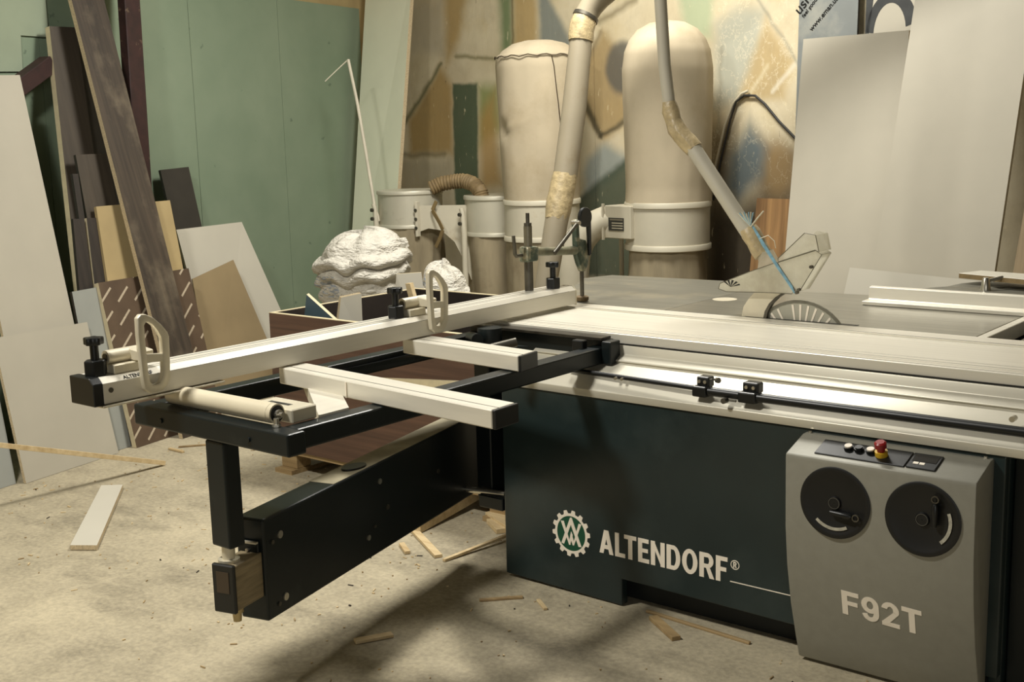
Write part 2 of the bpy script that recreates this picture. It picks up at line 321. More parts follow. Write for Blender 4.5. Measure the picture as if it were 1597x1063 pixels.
# ------------------------------------------------------------------ mesh helper
class MB:
    def __init__(s): s.v = []; s.f = []; s.mi = []
    def add(s, vs, fs, mi=0):
        b = len(s.v); s.v += [V(p) for p in vs]
        for f in fs: s.f.append([i + b for i in f]); s.mi.append(mi)
        return s
    def box(s, x0, x1, y0, y1, z0, z1, mi=0):
        p = [(x0, y0, z0), (x1, y0, z0), (x1, y1, z0), (x0, y1, z0), (x0, y0, z1), (x1, y0, z1), (x1, y1, z1), (x0, y1, z1)]
        return s.add(p, [(0, 3, 2, 1), (4, 5, 6, 7), (0, 1, 5, 4), (1, 2, 6, 5), (2, 3, 7, 6), (3, 0, 4, 7)], mi)
    def obox(s, o, u, v, w, mi=0):          # corner o and three edge vectors
        o, u, v, w = V(o), V(u), V(v), V(w)
        p = [o, o + u, o + u + v, o + v]; p = p + [q + w for q in p]
        if u.cross(v).dot(w) < 0: fs = [(0, 1, 2, 3), (4, 7, 6, 5), (0, 4, 5, 1), (1, 5, 6, 2), (2, 6, 7, 3), (3, 7, 4, 0)]
        else: fs = [(0, 3, 2, 1), (4, 5, 6, 7), (0, 1, 5, 4), (1, 2, 6, 5), (2, 3, 7, 6), (3, 0, 4, 7)]
        return s.add(p, fs, mi)
    def bar(s, a, b, wid, hgt, up=(0, 0, 1), mi=0):     # bar with centre line a-b
        a, b = V(a), V(b); d = (b - a).normalized(); x = d.cross(V(up)).normalized(); y = x.cross(d)
        return s.obox(a - x * wid / 2 - y * hgt / 2, x * wid, y * hgt, b - a, mi)
    def prism(s, pts, vec, mi=0, mi_side=None):
        pts = [V(p) for p in pts]; vec = V(vec); n = len(pts)
        nrm = V((0, 0, 0))
        for i in range(n): nrm += (pts[i]).cross(pts[(i + 1) % n])
        if nrm.dot(vec) > 0: pts = pts[::-1]            # first cap faces away from vec
        b = len(s.v); s.v += pts + [p + vec for p in pts]
        s.f.append([b + i for i in range(n)]); s.mi.append(mi)
        s.f.append([b + n + i for i in range(n)][::-1]); s.mi.append(mi)
        ms = mi if mi_side is None else mi_side
        for i in range(n):
            j = (i + 1) % n; s.f.append([b + j, b + i, b + n + i, b + n + j]); s.mi.append(ms)
        return s
    def ring(s, outer, inner, vec, mi=0):
        o = [V(p) for p in outer]; i_ = [V(p) for p in inner]; vec = V(vec); n = len(o); b = len(s.v)
        s.v += o + i_ + [p + vec for p in o] + [p + vec for p in i_]
        for k in range(n):
            j = (k + 1) % n
            for q in ((k, j, n + j, n + k), (2 * n + j, 2 * n + k, 3 * n + k, 3 * n + j), (j, k, 2 * n + k, 2 * n + j), (n + k, n + j, 3 * n + j, 3 * n + k)):
                s.f.append([b + t for t in q]); s.mi.append(mi)
        return s
    def tube(s, pts, r, n=10, mi=0, caps=True, wob=0):
        pts = [V(p) for p in pts]; R = r if hasattr(r, '__len__') else [r] * len(pts); b = len(s.v)
        t0 = (pts[1] - pts[0]).normalized(); x = t0.orthogonal().normalized()
        for i, p in enumerate(pts):
            t = (pts[min(i + 1, len(pts) - 1)] - pts[max(i - 1, 0)]).normalized()
            x = (x - t * x.dot(t)).normalized(); y = t.cross(x)
            for k in range(n):
                a = 2 * pi * k / n; q = R[i] * (1 + (random.uniform(-wob, wob) if wob else 0)); s.v.append(p + x * cos(a) * q + y * sin(a) * q)
        for i in range(len(pts) - 1):
            for k in range(n):
                j = (k + 1) % n; s.f.append([b + i * n + k, b + i * n + j, b + (i + 1) * n + j, b + (i + 1) * n + k]); s.mi.append(mi)
        if caps:
            s.f.append([b + k for k in range(n)][::-1]); s.mi.append(mi)
            e = b + (len(pts) - 1) * n; s.f.append([e + k for k in range(n)]); s.mi.append(mi)
        return s
    def cyl(s, a, b, r, n=20, mi=0, r2=None): return s.tube([a, b], [r, r if r2 is None else r2], n, mi)
    def lathe(s, prof, c, n=32, mi=0, fn=None):        # prof: (radius, z) list, bottom to top or top to bottom
        c = V(c); b = len(s.v); m = len(prof)
        for i, (r, z) in enumerate(prof):
            for k in range(n):
                a = 2 * pi * k / n; rr = r
                if fn: rr, zz = fn(r, z, a)
                else: zz = z
                s.v.append(c + V((rr * cos(a), rr * sin(a), zz)))
        for i in range(m - 1):
            for k in range(n):
                j = (k + 1) % n; s.f.append([b + i * n + k, b + i * n + j, b + (i + 1) * n + j, b + (i + 1) * n + k]); s.mi.append(mi)
        s.f.append([b + k for k in range(n)][::-1]); s.mi.append(mi)
        e = b + (m - 1) * n; s.f.append([e + k for k in range(n)]); s.mi.append(mi)
        return s
    def build(s, name, mats, parent=None, loc=None, bevel=0, segs=1, smooth=False, rot=None):
        if not isinstance(mats, (list, tuple)): mats = [mats]
        me = bpy.data.meshes.new(name)
        org = V(parent.get('org', (0, 0, 0))) if parent else V(loc or (0, 0, 0))
        me.from_pydata([p - org for p in s.v], [], s.f)
        for m in mats: me.materials.append(m)
        for p, i in zip(me.polygons, s.mi): p.material_index = i
        bm = bmesh.new(); bm.from_mesh(me)
        bmesh.ops.recalc_face_normals(bm, faces=bm.faces)
        if bevel:
            ed = [e for e in bm.edges if len(e.link_faces) == 2 and e.calc_face_angle(0) > 0.6]
            bmesh.ops.bevel(bm, geom=ed, offset=bevel, segments=segs, affect='EDGES', profile=0.5, clamp_overlap=True)
        bm.to_mesh(me); bm.free()
        if smooth:
            for p in me.polygons: p.use_smooth = True
            me.set_sharp_from_angle(angle=radians(38))
        o = bpy.data.objects.new(name, me); C.objects.link(o)
        if parent:
            o.parent = parent
        else: o.location = org
        o['org'] = tuple(org)
        return o

def tag(o, label, cat, group=None, kind=None):
    o['label'] = label; o['category'] = cat
    if group: o['group'] = group
    if kind: o['kind'] = kind
    return o
def thing(name, loc, label, cat, group=None):
    o = bpy.data.objects.new(name, None); C.objects.link(o); o.location = loc; o['org'] = tuple(loc); o.empty_display_size = 0.1
    return tag(o, label, cat, group)
def struct(name, mb, m, loc=None, **k):
    o = mb.build(name, m, loc=loc, **k); o['kind'] = 'structure'; return o
def text_mesh(name, body, size, m, parent, mw, depth=0.0006, offset=0.0, xs=1.0, spacing=1.0):
    cu = bpy.data.curves.new(name, 'FONT'); cu.body = body; cu.size = size; cu.extrude = depth; cu.offset = offset; cu.space_character = spacing
    t = bpy.data.objects.new(name, cu); C.objects.link(t)
    dg = bpy.context.evaluated_depsgraph_get()
    me = bpy.data.meshes.new_from_object(t.evaluated_get(dg)); bpy.data.objects.remove(t); bpy.data.curves.remove(cu)
    me.materials.clear(); me.materials.append(m)
    org = V(parent.get('org')) if parent else V((0, 0, 0))
    me.transform(Matrix.Translation(-org) @ mw @ Matrix.Diagonal((xs, 1, 1, 1)))
    o = bpy.data.objects.new(name, me); C.objects.link(o)
    if parent: o.parent = parent
    o['org'] = tuple(org)
    return o

# ------------------------------------------------------------------ the setting
struct('floor', MB().box(-9, 5, -5, 9, -0.12, 0.0), M_floor)
cor = V((-7.0, 7.1, 0))
tb = V((0.9848, -0.1740, 0)).normalized(); nb = V((-0.1740, -0.9848, 0)).normalized()   # back wall: along, into the room
tl = V((-0.2009, 0.9796, 0)).normalized(); nl = V((0.9796, 0.2009, 0)).normalized()     # left wall
UP = V((0, 0, 1))
def wall_mesh(org, t, n, s0, s1, z0, z1, thick, off=0.0):     # in the wall's own frame: x along, y into the room
    return MB().box(s0, s1, -thick, off, z0, z1)
def wall_frame(o, org, t, n):
    o.matrix_world = Matrix(((t[0], n[0], 0, org[0]), (t[1], n[1], 0, org[1]), (0, 0, 1, 0), (0, 0, 0, 1)))
wb = wall_mesh(cor, tb, nb, -0.3, 11.5, -0.1, 4.3, 0.2, -0.012).build('wall_back', M_plaster); wb['kind'] = 'structure'; wall_frame(wb, cor, tb, nb)
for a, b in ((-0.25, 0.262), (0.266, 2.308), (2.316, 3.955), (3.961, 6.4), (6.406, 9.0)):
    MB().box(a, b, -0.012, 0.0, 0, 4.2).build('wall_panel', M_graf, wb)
wl = wall_mesh(cor, tl, nl, -12, 0.6, -0.1, 4.3, 0.2, -0.014).build('wall_left', M_plaster); wl['kind'] = 'structure'; wall_frame(wl, cor, tl, nl)
for a, b in ((-5.90, -4.702), (-4.698, -3.502), (-3.498, -2.302), (-2.298, -1.402), (-1.398, -0.40)):
    MB().box(a, b, -0.014, 0.0, 0, 2.545).build('drywall_sheet', M_greenwall, wl)
MB().prism([(-3.95, 0.0, 1.97), (-3.64, 0.0, 1.98), (-3.63, 0.0, 2.17), (-3.44, 0.0, 2.17), (-3.44, 0.0, 2.9), (-3.95, 0.0, 2.9)], (0, 0.012, 0)).build('lit_wall_patch', mat('lit_wall_green', (152, 163, 140), 0.8, var=0.04), wl)  # lit part of the wall, shaped and coloured as a lighter sheet
struct('wall_right', MB().box(5, 5.2, -5, 9, -0.1, 4.3), M_outer)
struct('wall_front', MB().box(-9, 5, -5.2, -5, -0.1, 4.3), M_outer)
struct('ceiling', MB().box(-9, 5.2, -5.2, 9, 4.2, 4.4), M_ceil)

# ------------------------------------------------------------------ panel saw
saw = thing('panel_saw', (-1.8, 3.5, 0), 'green-black sliding table panel saw with a gray control panel on its front', 'saw')
FY = 3.231
cab = MB()
cab.prism([(-2.70, FY, 0.012), (-2.193, FY, 0.004), (-2.193, FY, 0.098), (-0.96, FY, 0.082), (-0.96, FY, 0.712), (-2.70, FY, 0.712)], (0, 0.035, 0))
cab.box(-2.70, -2.66, FY + 0.035, 4.02, 0.012, 0.712)
cab.box(-0.995, -0.96, FY + 0.035, 4.02, 0.05, 0.712)
cab.build('cabinet', M_cab, saw, bevel=0.004, segs=2)
MB().box(-2.655, -1.0, 3.32, 3.98, 0.0, 0.10).box(-2.655, -1.0, 3.97, 4.0, 0.1, 0.75).build('plinth', M_cab_in, saw)
MB().box(-0.958, -0.90, 3.30, 3.86, 0.0, 0.70).build('side_housing', M_black, saw, bevel=0.004)
# fascia: folded silver sheet between cabinet top and carriage, profile in Y-Z
def prof_x(prof, x0, x1): return MB().prism([(x0, y, z) for y, z in prof], (x1 - x0, 0, 0))
fas = [(3.224, 0.714), (3.220, 0.740), (3.256, 0.762), (3.272, 0.782), (3.366, 0.806), (3.374, 0.811), (3.366, 0.8135), (3.367, 0.8185), (3.396, 0.834), (3.402, 0.864), (3.46, 0.864), (3.46, 0.714)]
prof_x(fas, -2.66, 0.25).build('silver_fascia', M_fascia, saw, bevel=0.004, segs=2, smooth=True)
MB().box(-2.68, 0.24, 3.24, 3.46, 0.7125, 0.7145).build('gap_strip', M_plastic, saw)
MB().box(-2.66, 0.24, 3.408, 3.45, 0.8645, 0.8675).build('gap_shade_strip', M_plastic, saw)  # black strip puts the shade under the carriage into colour
# crank shaft along the fascia
ro = MB().cyl((-1.86, 3.232, 0.785), (0.24, 3.232, 0.785), 0.014, 16)
rod = ro.build('feed_shaft', M_plastic, saw, smooth=True)
MB().cyl((-2.42, 3.262, 0.790), (-1.86, 3.236, 0.788), 0.008, 12).build('shaft_end', M_plastic, saw, smooth=True)
for x0, x1 in ((-1.912, -1.862), (-1.752, -1.692)):
    br = MB().box(x0, x1, 3.214, 3.262, 0.766, 0.800).box(x0 + 0.006, x1, 3.234, 3.27, 0.795, 0.828).build('shaft_bracket', M_plastic, saw, bevel=0.005, segs=2)
    for t in (0.35, 0.75):
        x = x0 + (x1 - x0) * t
        MB().cyl((x, 3.236, 0.813), (x, 3.229, 0.813), 0.0055, 10).build('screw', M_steel, br)
MB().cyl((-1.858, 3.262, 0.818), (-1.845, 3.255, 0.818), 0.004, 8).cyl((-1.845, 3.255, 0.818), (-1.836, 3.25, 0.819), 0.009, 10).build('set_screw', M_steel, saw)
MB().cyl((-1.80, 3.222, 0.768), (-1.76, 3.222, 0.768), 0.0035, 8).cyl((-1.793, 3.20, 0.768), (-1.793, 3.222, 0.768), 0.009, 10).build('stop_screw', M_dsteel, saw)
MB().cyl((-0.955, 3.27, 0.812), (-0.955, 3.245, 0.812), 0.008, 12).build('fascia_bolt', M_steel, saw)
for x in (-2.19, -2.215):
    MB().cyl((x, 3.262, 0.786), (x, 3.236, 0.786), 0.0055, 10).build('fascia_screw', M_steel, saw)
# main tables
def plate(pts, z0, z1): return MB().prism([(x, y, z1) for x, y in pts], (0, 0, z0 - z1))
plate([(-2.478, 3.965), (-1.286, 3.955), (-1.286, 4.80), (-2.478, 4.66)], 0.84, 0.8995).build('cast_iron_table', M_table, saw, bevel=0.003)
plate([(-3.36, 3.975), (-2.4805, 3.965), (-2.4805, 4.70), (-2.73, 4.87), (-3.31, 4.82), (-3.36, 4.65), (-3.18, 4.30)], 0.86, 0.898).build('outfeed_table', M_table2, saw, bevel=0.003)
MB().box(-3.0, 0.25, 3.842, 3.950, 0.84, 0.901).build('table_ledge', M_alu, saw, bevel=0.002)
MB().box(-1.284, -1.252, 3.957, 4.78, 0.85, 0.9005).build('table_edge_rail', M_alu, saw, bevel=0.002)
MB().box(-1.150, -0.2, 3.957, 4.78, 0.85, 0.9005).build('right_table', M_table, saw, bevel=0.002)
MB().box(-1.251, -1.151, 3.957, 4.78, 0.70, 0.72).build('gap_floor', M_cab_in, saw)
MB().box(-3.2, -0.2, 4.0, 4.7, 0.78, 0.84).box(-2.4, -1.2, 4.0, 4.6, 0.0, 0.78).build('table_frame', M_cab_in, saw)
MB().box(-2.135, -1.70, 3.972, 3.988, 0.8992, 0.9006).build('blade_slot', M_plastic, saw)
MB().cyl((-2.42, 4.33, 0.899), (-2.42, 4.33, 0.9003), 0.05, 24).build('table_plug', M_cast, saw)
# saw blade: half of it above the table, white strips paint the reflections along its slots
bl = MB()
cz, cxb, Rb = 0.774, -1.918, 0.2
bl.tube([(cxb, 3.9785, cz), (cxb, 3.9815, cz)], Rb, 64)
blade = bl.build('saw_blade', M_steel if False else mat('blade_steel', (172, 170, 156), 0.38, 0.3, var=0.05), saw)
for k in range(13):
    a = radians(32 + k * 9.6)
    if k in (8, 11): continue
    p0, p1 = 0.075, 0.184
    u = V((cos(a), 0, sin(a))); t = V((-sin(a), 0, cos(a)))
    o = V((cxb, 3.9765, cz))
    MB().prism([o + u * p0 - t * 0.002, o + u * p1 - t * 0.0042, o + u * p1 + t * 0.0042, o + u * p0 + t * 0.002], (0, 0.0015, 0)).build('slot_reflection', M_print, blade)
rim = MB(); n = 48
rim.ring([(cxb + 0.2 * cos(2 * pi * k / n), 3.976, cz + 0.2 * sin(2 * pi * k / n)) for k in range(n)], [(cxb + 0.19 * cos(2 * pi * k / n), 3.976, cz + 0.19 * sin(2 * pi * k / n)) for k in range(n)], (0, 0.008, 0))
rim.build('blade_rim', mat('blade_rim_steel', (120, 118, 106), 0.4, 0.5), blade)
# riving knife: wide pale crescent plate
kn = MB(); o_, i_ = [], []
oc = [(-2.150, 0.894), (-2.142, 0.935), (-2.122, 0.965), (-2.098, 0.990), (-2.075, 1.002)]
ic = [(-2.058, 0.894), (-2.052, 0.925), (-2.035, 0.955), (-2.010, 0.980), (-1.980, 1.000)]
kn.prism([(x, 3.972, z) for x, z in oc] + [(x, 3.972, z) for x, z in ic[::-1]], (0, 0.006, 0))
kn.build('riving_knife', M_cast, saw)
kn2 = MB()
ic2 = [(x + 0.012, z) for x, z in ic]
kn2.prism([(x, 3.965, z) for x, z in ic] + [(x, 3.965, z) for x, z in ic2[::-1]], (0, 0.02, 0)).build('knife_rim', M_dsteel, saw)
# lettering and mark on the cabinet front
fm = Matrix.Translation((-2.281, FY - 0.0006, 0.1755)) @ Matrix.Rotation(pi / 2, 4, 'X')
LET = {'A': [[(0, 0), (.22, 0), (.30, .24), (.62, .24), (.70, 0), (.92, 0), (.60, 1), (.32, 1)], [(.35, .40), (.57, .40), (.46, .80)]],
       }
def stroke_text(name, glyphs, x0, z0, h, wsc, gap, th, m, parent, y, slope=0.0):
    """block letters built from outlines: each glyph is (width, [polygons]) in units of letter height"""
    mb = MB(); x = x0
    for g in glyphs:
        wd, polys = g
        for q, pl in enumerate(polys):
            mb.prism([(x + px * h * wsc, y - 0.00006 * (q % 7), z0 + pz * h + slope * (x + px * h * wsc - x0)) for px, pz in pl], (0, th, 0))
        x += wd * h * wsc + gap - (0.0105 if g is gL else 0)
    return mb.build(name, m, parent)
def arcpts(cx, cz, rx, rz, a0, a1, n=8): return [(cx + rx * cos(radians(a0 + (a1 - a0) * i / n)), cz + rz * sin(radians(a0 + (a1 - a0) * i / n))) for i in range(n + 1)]
def band(cx, cz, rx, rz, t, a0, a1, tz=None, n=10):
    tz = t if tz is None else tz
    o = arcpts(cx, cz, rx, rz, a0, a1, n); i = arcpts(cx, cz, rx - t, rz - tz, a0, a1, n)
    return [[o[k], o[k + 1], i[k + 1], i[k]] for k in range(n)]
S = 0.19
R_ = lambda x0, z0, x1, z1: [(x0, z0), (x1, z0), (x1, z1), (x0, z1)]
gA = (0.66, [[(0, 0), (S, 0), (.33 + S * .42, 1), (.33 - S * .55, 1)], [(.66, 0), (.66 - S, 0), (.33 - S * .42, 1), (.33 + S * .55, 1)], R_(.14, .2, .52, .37)])
gL = (0.47, [R_(0, 0, S, 1), R_(S, 0, .47, .17)])
gT = (0.56, [R_(.28 - S / 2, 0, .28 + S / 2, .83), R_(0, .83, .56, 1)])
gE = (0.50, [R_(0, 0, S, 1), R_(S, 0, .50, .17), R_(S, .83, .48, 1), R_(S, .43, .45, .59)])
gN = (0.62, [R_(0, 0, S, 1), R_(.62 - S, 0, .62, 1), [(S * .8, 1), (S * 1.0, .62), (.62 - S * .8, 0), (.62 - S, .40)]])
gD = (0.60, [R_(0, 0, S, 1), R_(S, .83, .34, 1), R_(S, 0, .34, .17)] + band(.30, .5, .30, .5, S, -90, 90, .17, 12))
gO = (0.66, band(.33, .5, .33, .51, S, 0, 360, .17, 24))
gR = (0.61, [R_(0, 0, S, 1), R_(S, .83, .36, 1), R_(S, .40, .36, .56)] + band(.33, .70, .26, .30, S * .95, -90, 90, .15, 10) + [[(.27, .43), (.44, .43), (.63, 0), (.43, 0)]])
gF = (0.48, [R_(0, 0, S, 1), R_(S, .83, .48, 1), R_(S, .42, .43, .58)])
stroke_text('maker_lettering', [gA, gL, gT, gE, gN, gD, gO, gR, gF], -2.283, 0.1755, 0.083, 1.045, 0.0068, 0.0012, M_print, saw, FY - 0.0012)
rg = MB(); oc = V((-1.765, FY - 0.0012, 0.240)); n = 28
rg.ring([oc + V((0.0155 * cos(2 * pi * k / n), 0, 0.0155 * sin(2 * pi * k / n))) for k in range(n)], [oc + V((0.0130 * cos(2 * pi * k / n), 0, 0.0130 * sin(2 * pi * k / n))) for k in range(n)], (0, 0.0012, 0))
for pl in [[(x, z) for x, z in q] for q in gR[1]]:
    rg.prism([(oc[0] - 0.006 + x * 0.019, oc[1], oc[2] - 0.0095 + z * 0.019) for x, z in pl], (0, 0.0012, 0))
rg.build('registered_mark', M_print, saw)
MB().box(-1.782, -1.50, FY - 0.0012, FY + 0.001, 0.1815, 0.1845).build('printed_line', M_print, saw)
lc = V((-2.402, FY, 0.2185)); n = 14 * 8
outer = []
for k in range(n):
    a = 2 * pi * k / n; ph = (k % 8) / 8
    r = 0.0835 if 0.0 <= ph < 0.5 else 0.0715
    outer.append(lc + V((r * cos(a) * 0.965, -0.0014, r * sin(a))))
inner = [lc + V((0.0625 * cos(2 * pi * k / n) * 0.965, -0.0014, 0.0625 * sin(2 * pi * k / n))) for k in range(n)]
em = MB().ring(outer, inner, (0, 0.0014, 0)).build('gear_emblem', M_print, saw)
MB().prism([lc + V((0.063 * cos(2 * pi * k / 40) * 0.965, -0.0008, 0.063 * sin(2 * pi * k / 40))) for k in range(40)], (0, 0.0008, 0)).build('emblem_disc', M_dgreen, em)
mono = MB()
for qi, q in enumerate(([(-.0036, .0568), (.0036, .0578), (.006, .0484), (-.0312, -.043), (-.0429, -.0409)], [(-.0036, .0568), (.0036, .0578), (.044, -.0409), (.0311, -.0424), (-.0042, .040)],
          [(-.0437, .0391), (-.0306, .0405), (-.0024, -.0405), (-.009, -.0429)], [(.0328, .0416), (.0443, .0405), (.0118, -.0409), (.0066, -.0408)],
          [(.0004, .0082), (.0074, -.0046), (-.0051, -.0421), (-.0101, -.0355)], [(.0004, .0082), (-.0044, -.0102), (.0066, -.0419), (.0133, -.0307)])):
    mono.prism([lc + V((x, -0.0015 - 0.0001 * qi, z)) for x, z in q], (0, 0.0009, 0))
mono.build('emblem_monogram', M_print, em)

# gray control panel
px0, px1 = -1.531, -0.991
pp = [(3.236, 0.703), (3.206, 0.703), (3.096, 0.668), (3.094, 0.655), (3.098, 0.45), (3.112, 0.33), (3.14, 0.20), (3.172, 0.097), (3.200, 0.012), (3.236, 0.012)]
pan = prof_x(pp, px0, px1).build('control_panel', M_grey, saw, bevel=0.004, segs=2, smooth=True)
# sloped top frame: direction down the slope
st_o = V((0, 3.206, 0.7035)); sd = (V((0, 3.096, 0.6685)) - V((0, 3.206, 0.7035))); sl = sd.length; sd = sd.normalized(); sn = V((0, -sd[2] * -1, 0)); sn = V((1, 0, 0)).cross(sd); sn = sn if sn[2] > 0 else -sn
def top(x, t, h=0.0): return V((x, 0, 0)) + V((0, st_o[1], st_o[2])) + sd * t + sn * h
def topbox(x0, x1, t0, t1, h): return MB().obox(top(x0, t0, -0.002), V((x1 - x0, 0, 0)), sd * (t1 - t0), sn * (h + 0.002))
sw = topbox(-1.452, -1.192, 0.020, 0.096, 0.004).build('switch_plate', M_plastic, pan, bevel=0.0015)
ds = topbox(-1.188, -1.108, 0.022, 0.094, 0.005).build('display_unit', M_plastic, pan, bevel=0.0015)
topbox(-1.181, -1.115, 0.032, 0.064, 0.006).build('display_glass', mat('display_window', (46, 44, 40), 0.2), pan)
topbox(-1.174, -1.160, 0.068, 0.078, 0.006).build('display_key', M_print, pan); topbox(-1.157, -1.143, 0.068, 0.078, 0.006).build('display_key', M_print, pan)
for x, m in ((-1.367, M_print), (-1.336, M_plastic), (-1.302, M_print)):
    MB().tube([top(x, 0.052, 0.003), top(x, 0.052, 0.012)], 0.0135, 18).build('button_collar', M_plastic, pan, smooth=True)
    MB().tube([top(x, 0.052, 0.012), top(x, 0.052, 0.016)], 0.0105, 18).build('push_button', m, pan, smooth=True)
MB().tube([top(-1.268, 0.060, 0.004), top(-1.268, 0.060, 0.018)], 0.0175, 24).build('emergency_stop_collar', M_yellow, pan, smooth=True)
MB().tube([top(-1.268, 0.060, 0.018), top(-1.268, 0.060, 0.028), top(-1.268, 0.060, 0.030), top(-1.268, 0.060, 0.044), top(-1.268, 0.060, 0.048)], [0.011, 0.011, 0.0165, 0.0165, 0.012], 24).build('emergency_stop_button', M_red, pan, smooth=True)
for x in (-1.515, -1.01):
    MB().cyl((x, 3.22, 0.702), (x, 3.22, 0.709), 0.005, 8).build('lid_screw', M_steel, pan)
# handwheels: dished black discs with hub, folding grip and a printed arc
def handwheel(cx, cz, grip_a, arc0, arc1):
    c = V((cx, 3.0945, cz)); R = 0.1035
    def P(r, a, y): return c + V((r * cos(a), y, r * sin(a)))
    mb = MB(); n = 56
    rings = [(R, 0.0), (R, -0.003), (R - 0.003, -0.0045), (R - 0.012, -0.0045), (R - 0.016, -0.002), (0.020, -0.001), (0.018, -0.006), (0.001, -0.0065)]
    for i, (r, y) in enumerate(rings): mb.v += [P(r, 2 * pi * k / n, y) for k in range(n)]
    for i in range(len(rings) - 1):
        for k in range(n):
            j = (k + 1) % n; mb.f.append([i * n + k, i * n + j, (i + 1) * n + j, (i + 1) * n + k]); mb.mi.append(0)
    wheel = mb.build('handwheel', mat('handwheel_black', (8, 9, 9), 0.5, var=0.06), pan, smooth=True)
    h = MB(); n = 20
    h.ring([P(0.0165, 2 * pi * k / n, -0.0075) for k in range(n)], [P(0.0150, 2 * pi * k / n, -0.0075) for k in range(n)], (0, 0.002, 0))
    h.build('hub_ring', mat('hub_gray', (84, 82, 74), 0.4), wheel)
    g0 = P(0.073, grip_a, -0.012); dirv = V((cos(grip_a + 2.45), 0, sin(grip_a + 2.45)))
    if abs(grip_a) < 0.8: dirv = V((-1, 0, 0.06)).normalized()
    else: dirv = V((0.0, 0, -1))
    MB().tube([g0 + dirv * 0.012, g0 + dirv * 0.02, g0 + dirv * 0.05, g0 + dirv * 0.075], [0.006, 0.0095, 0.0085, 0.006], 12).build('folding_grip', M_plastic, wheel, smooth=True)
    e = MB(); e.ring([g0 + V((0.0105 * cos(2 * pi * k / n), -0.003, 0.0105 * sin(2 * pi * k / n))) for k in range(n)], [g0 + V((0.0075 * cos(2 * pi * k / n), -0.003, 0.0075 * sin(2 * pi * k / n))) for k in range(n)], (0, 0.006, 0))
    e.build('grip_pivot', M_dsteel, wheel)
    ar = MB(); m = 14
    o = [P(0.080, radians(arc0 + (arc1 - arc0) * k / m), -0.0042) for k in range(m + 1)]; i = [P(0.071, radians(arc0 + (arc1 - arc0) * k / m), -0.0042) for k in range(m + 1)]
    for k in range(m): ar.prism([o[k], o[k + 1], i[k + 1], i[k]], (0, 0.001, 0))
    ar.build('scale_arc', mat('scale_label', (176, 172, 156), 0.5, var=0.25, scale=90), wheel)
handwheel(-1.378, 0.547, -0.42, 226, 300)
handwheel(-1.1285, 0.546, 1.05, -48, 22)
# F92T on the curved lower front
def py(z):
    for (y0, z0), (y1, z1) in zip(pp[3:], pp[4:]):
        if z1 <= z <= z0: return y0 + (y1 - y0) * (z0 - z) / (z0 - z1)
    return 3.2
S = 0.2
g9 = (0.60, band(.30, .67, .30, .34, S * .95, 0, 360, .17, 24) + [R_(.41, .34, .60, .68)] + band(.30, .35, .30, .36, S * .95, -165, 0, .17, 12))
g2 = (0.60, [R_(0, 0, .60, .17)] + band(.30, .69, .30, .32, S, -20, 172, .17, 12) + [[(0, .16), (.0, .0), (.25, .1), (.28, .17)], [(0, .15), (.27, .17), (.585, .585), (.40, .62)]])
gFF = (0.60, [R_(0, 0, .2, 1), R_(.2, .82, .60, 1), R_(.2, .42, .55, .59)])
gTT = (0.66, [R_(.23, 0, .43, .83), R_(0, .82, .66, 1)])
mdl = stroke_text('model_lettering', [gFF, g9, g2, gTT], -1.366, 0.208, 0.076, 1.12, 0.0075, 0.0012, M_print, pan, 0.0, -0.045)
for v in mdl.data.vertices:      # wrap on the curved sheet
    wz = v.co.z + 0.0; wy = v.co.y + 3.5
    v.co.y = py(wz) - 0.0011 + wy - 3.5 - 0.0 if False else (py(wz) - 0.0012 + wy) - 3.5

# carriage (sliding table)
car = thing('sliding_table', (-1.5, 3.64, 0.84), 'long aluminium sliding carriage with grooves along the saw front', 'table')
cp = [(3.345, 0.886), (3.430, 0.886), (3.430, 0.9), (3.438, 0.9), (3.438, 0.894), (3.446, 0.894), (3.446, 0.9), (3.505, 0.9), (3.505, 0.896), (3.511, 0.896), (3.511, 0.9), (3.545, 0.9),
      (3.545, 0.897), (3.549, 0.897), (3.549, 0.9), (3.826, 0.9), (3.826, 0.905), (3.834, 0.905), (3.834, 0.86), (3.345, 0.86)]
cp = [(3.336, 0.8865), (3.428, 0.8865), (3.428, 0.9), (3.480, 0.9), (3.480, 0.893), (3.487, 0.893), (3.487, 0.9), (3.516, 0.9), (3.516, 0.8965), (3.522, 0.8965), (3.522, 0.9), (3.79, 0.9),
      (3.79, 0.8975), (3.794, 0.8975), (3.794, 0.9), (3.826, 0.9), (3.826, 0.906), (3.836, 0.906), (3.836, 0.8865)]
cp = [(3.414, 0.868), (3.412, 0.898), (3.4135, 0.9), (3.424, 0.9), (3.424, 0.892), (3.432, 0.892), (3.432, 0.9)] + cp[3:-1] + [(3.836, 0.868)]
prof_x(cp, -3.0, 0.25).build('carriage_profile', M_alu, car, bevel=0.0008)
MB().box(-3.0, 0.25, 3.4245, 3.4315, 0.892, 0.8975).build('groove_insert', M_plastic, car)
MB().box(-3.0, 0.25, 3.4803, 3.4867, 0.893, 0.8993).build('groove_insert', M_dsteel, car)
MB().box(-3.0, 0.25, 3.5163, 3.5217, 0.8966, 0.8992).build('groove_insert', M_dsteel, car)
MB().box(-3.0, 0.25, 3.4555, 3.458, 0.8995, 0.9003).build('groove_insert', M_steel, car)
MB().box(-3.0, 0.25, 3.828, 3.8335, 0.9055, 0.9063).build('groove_insert', M_dsteel, car)

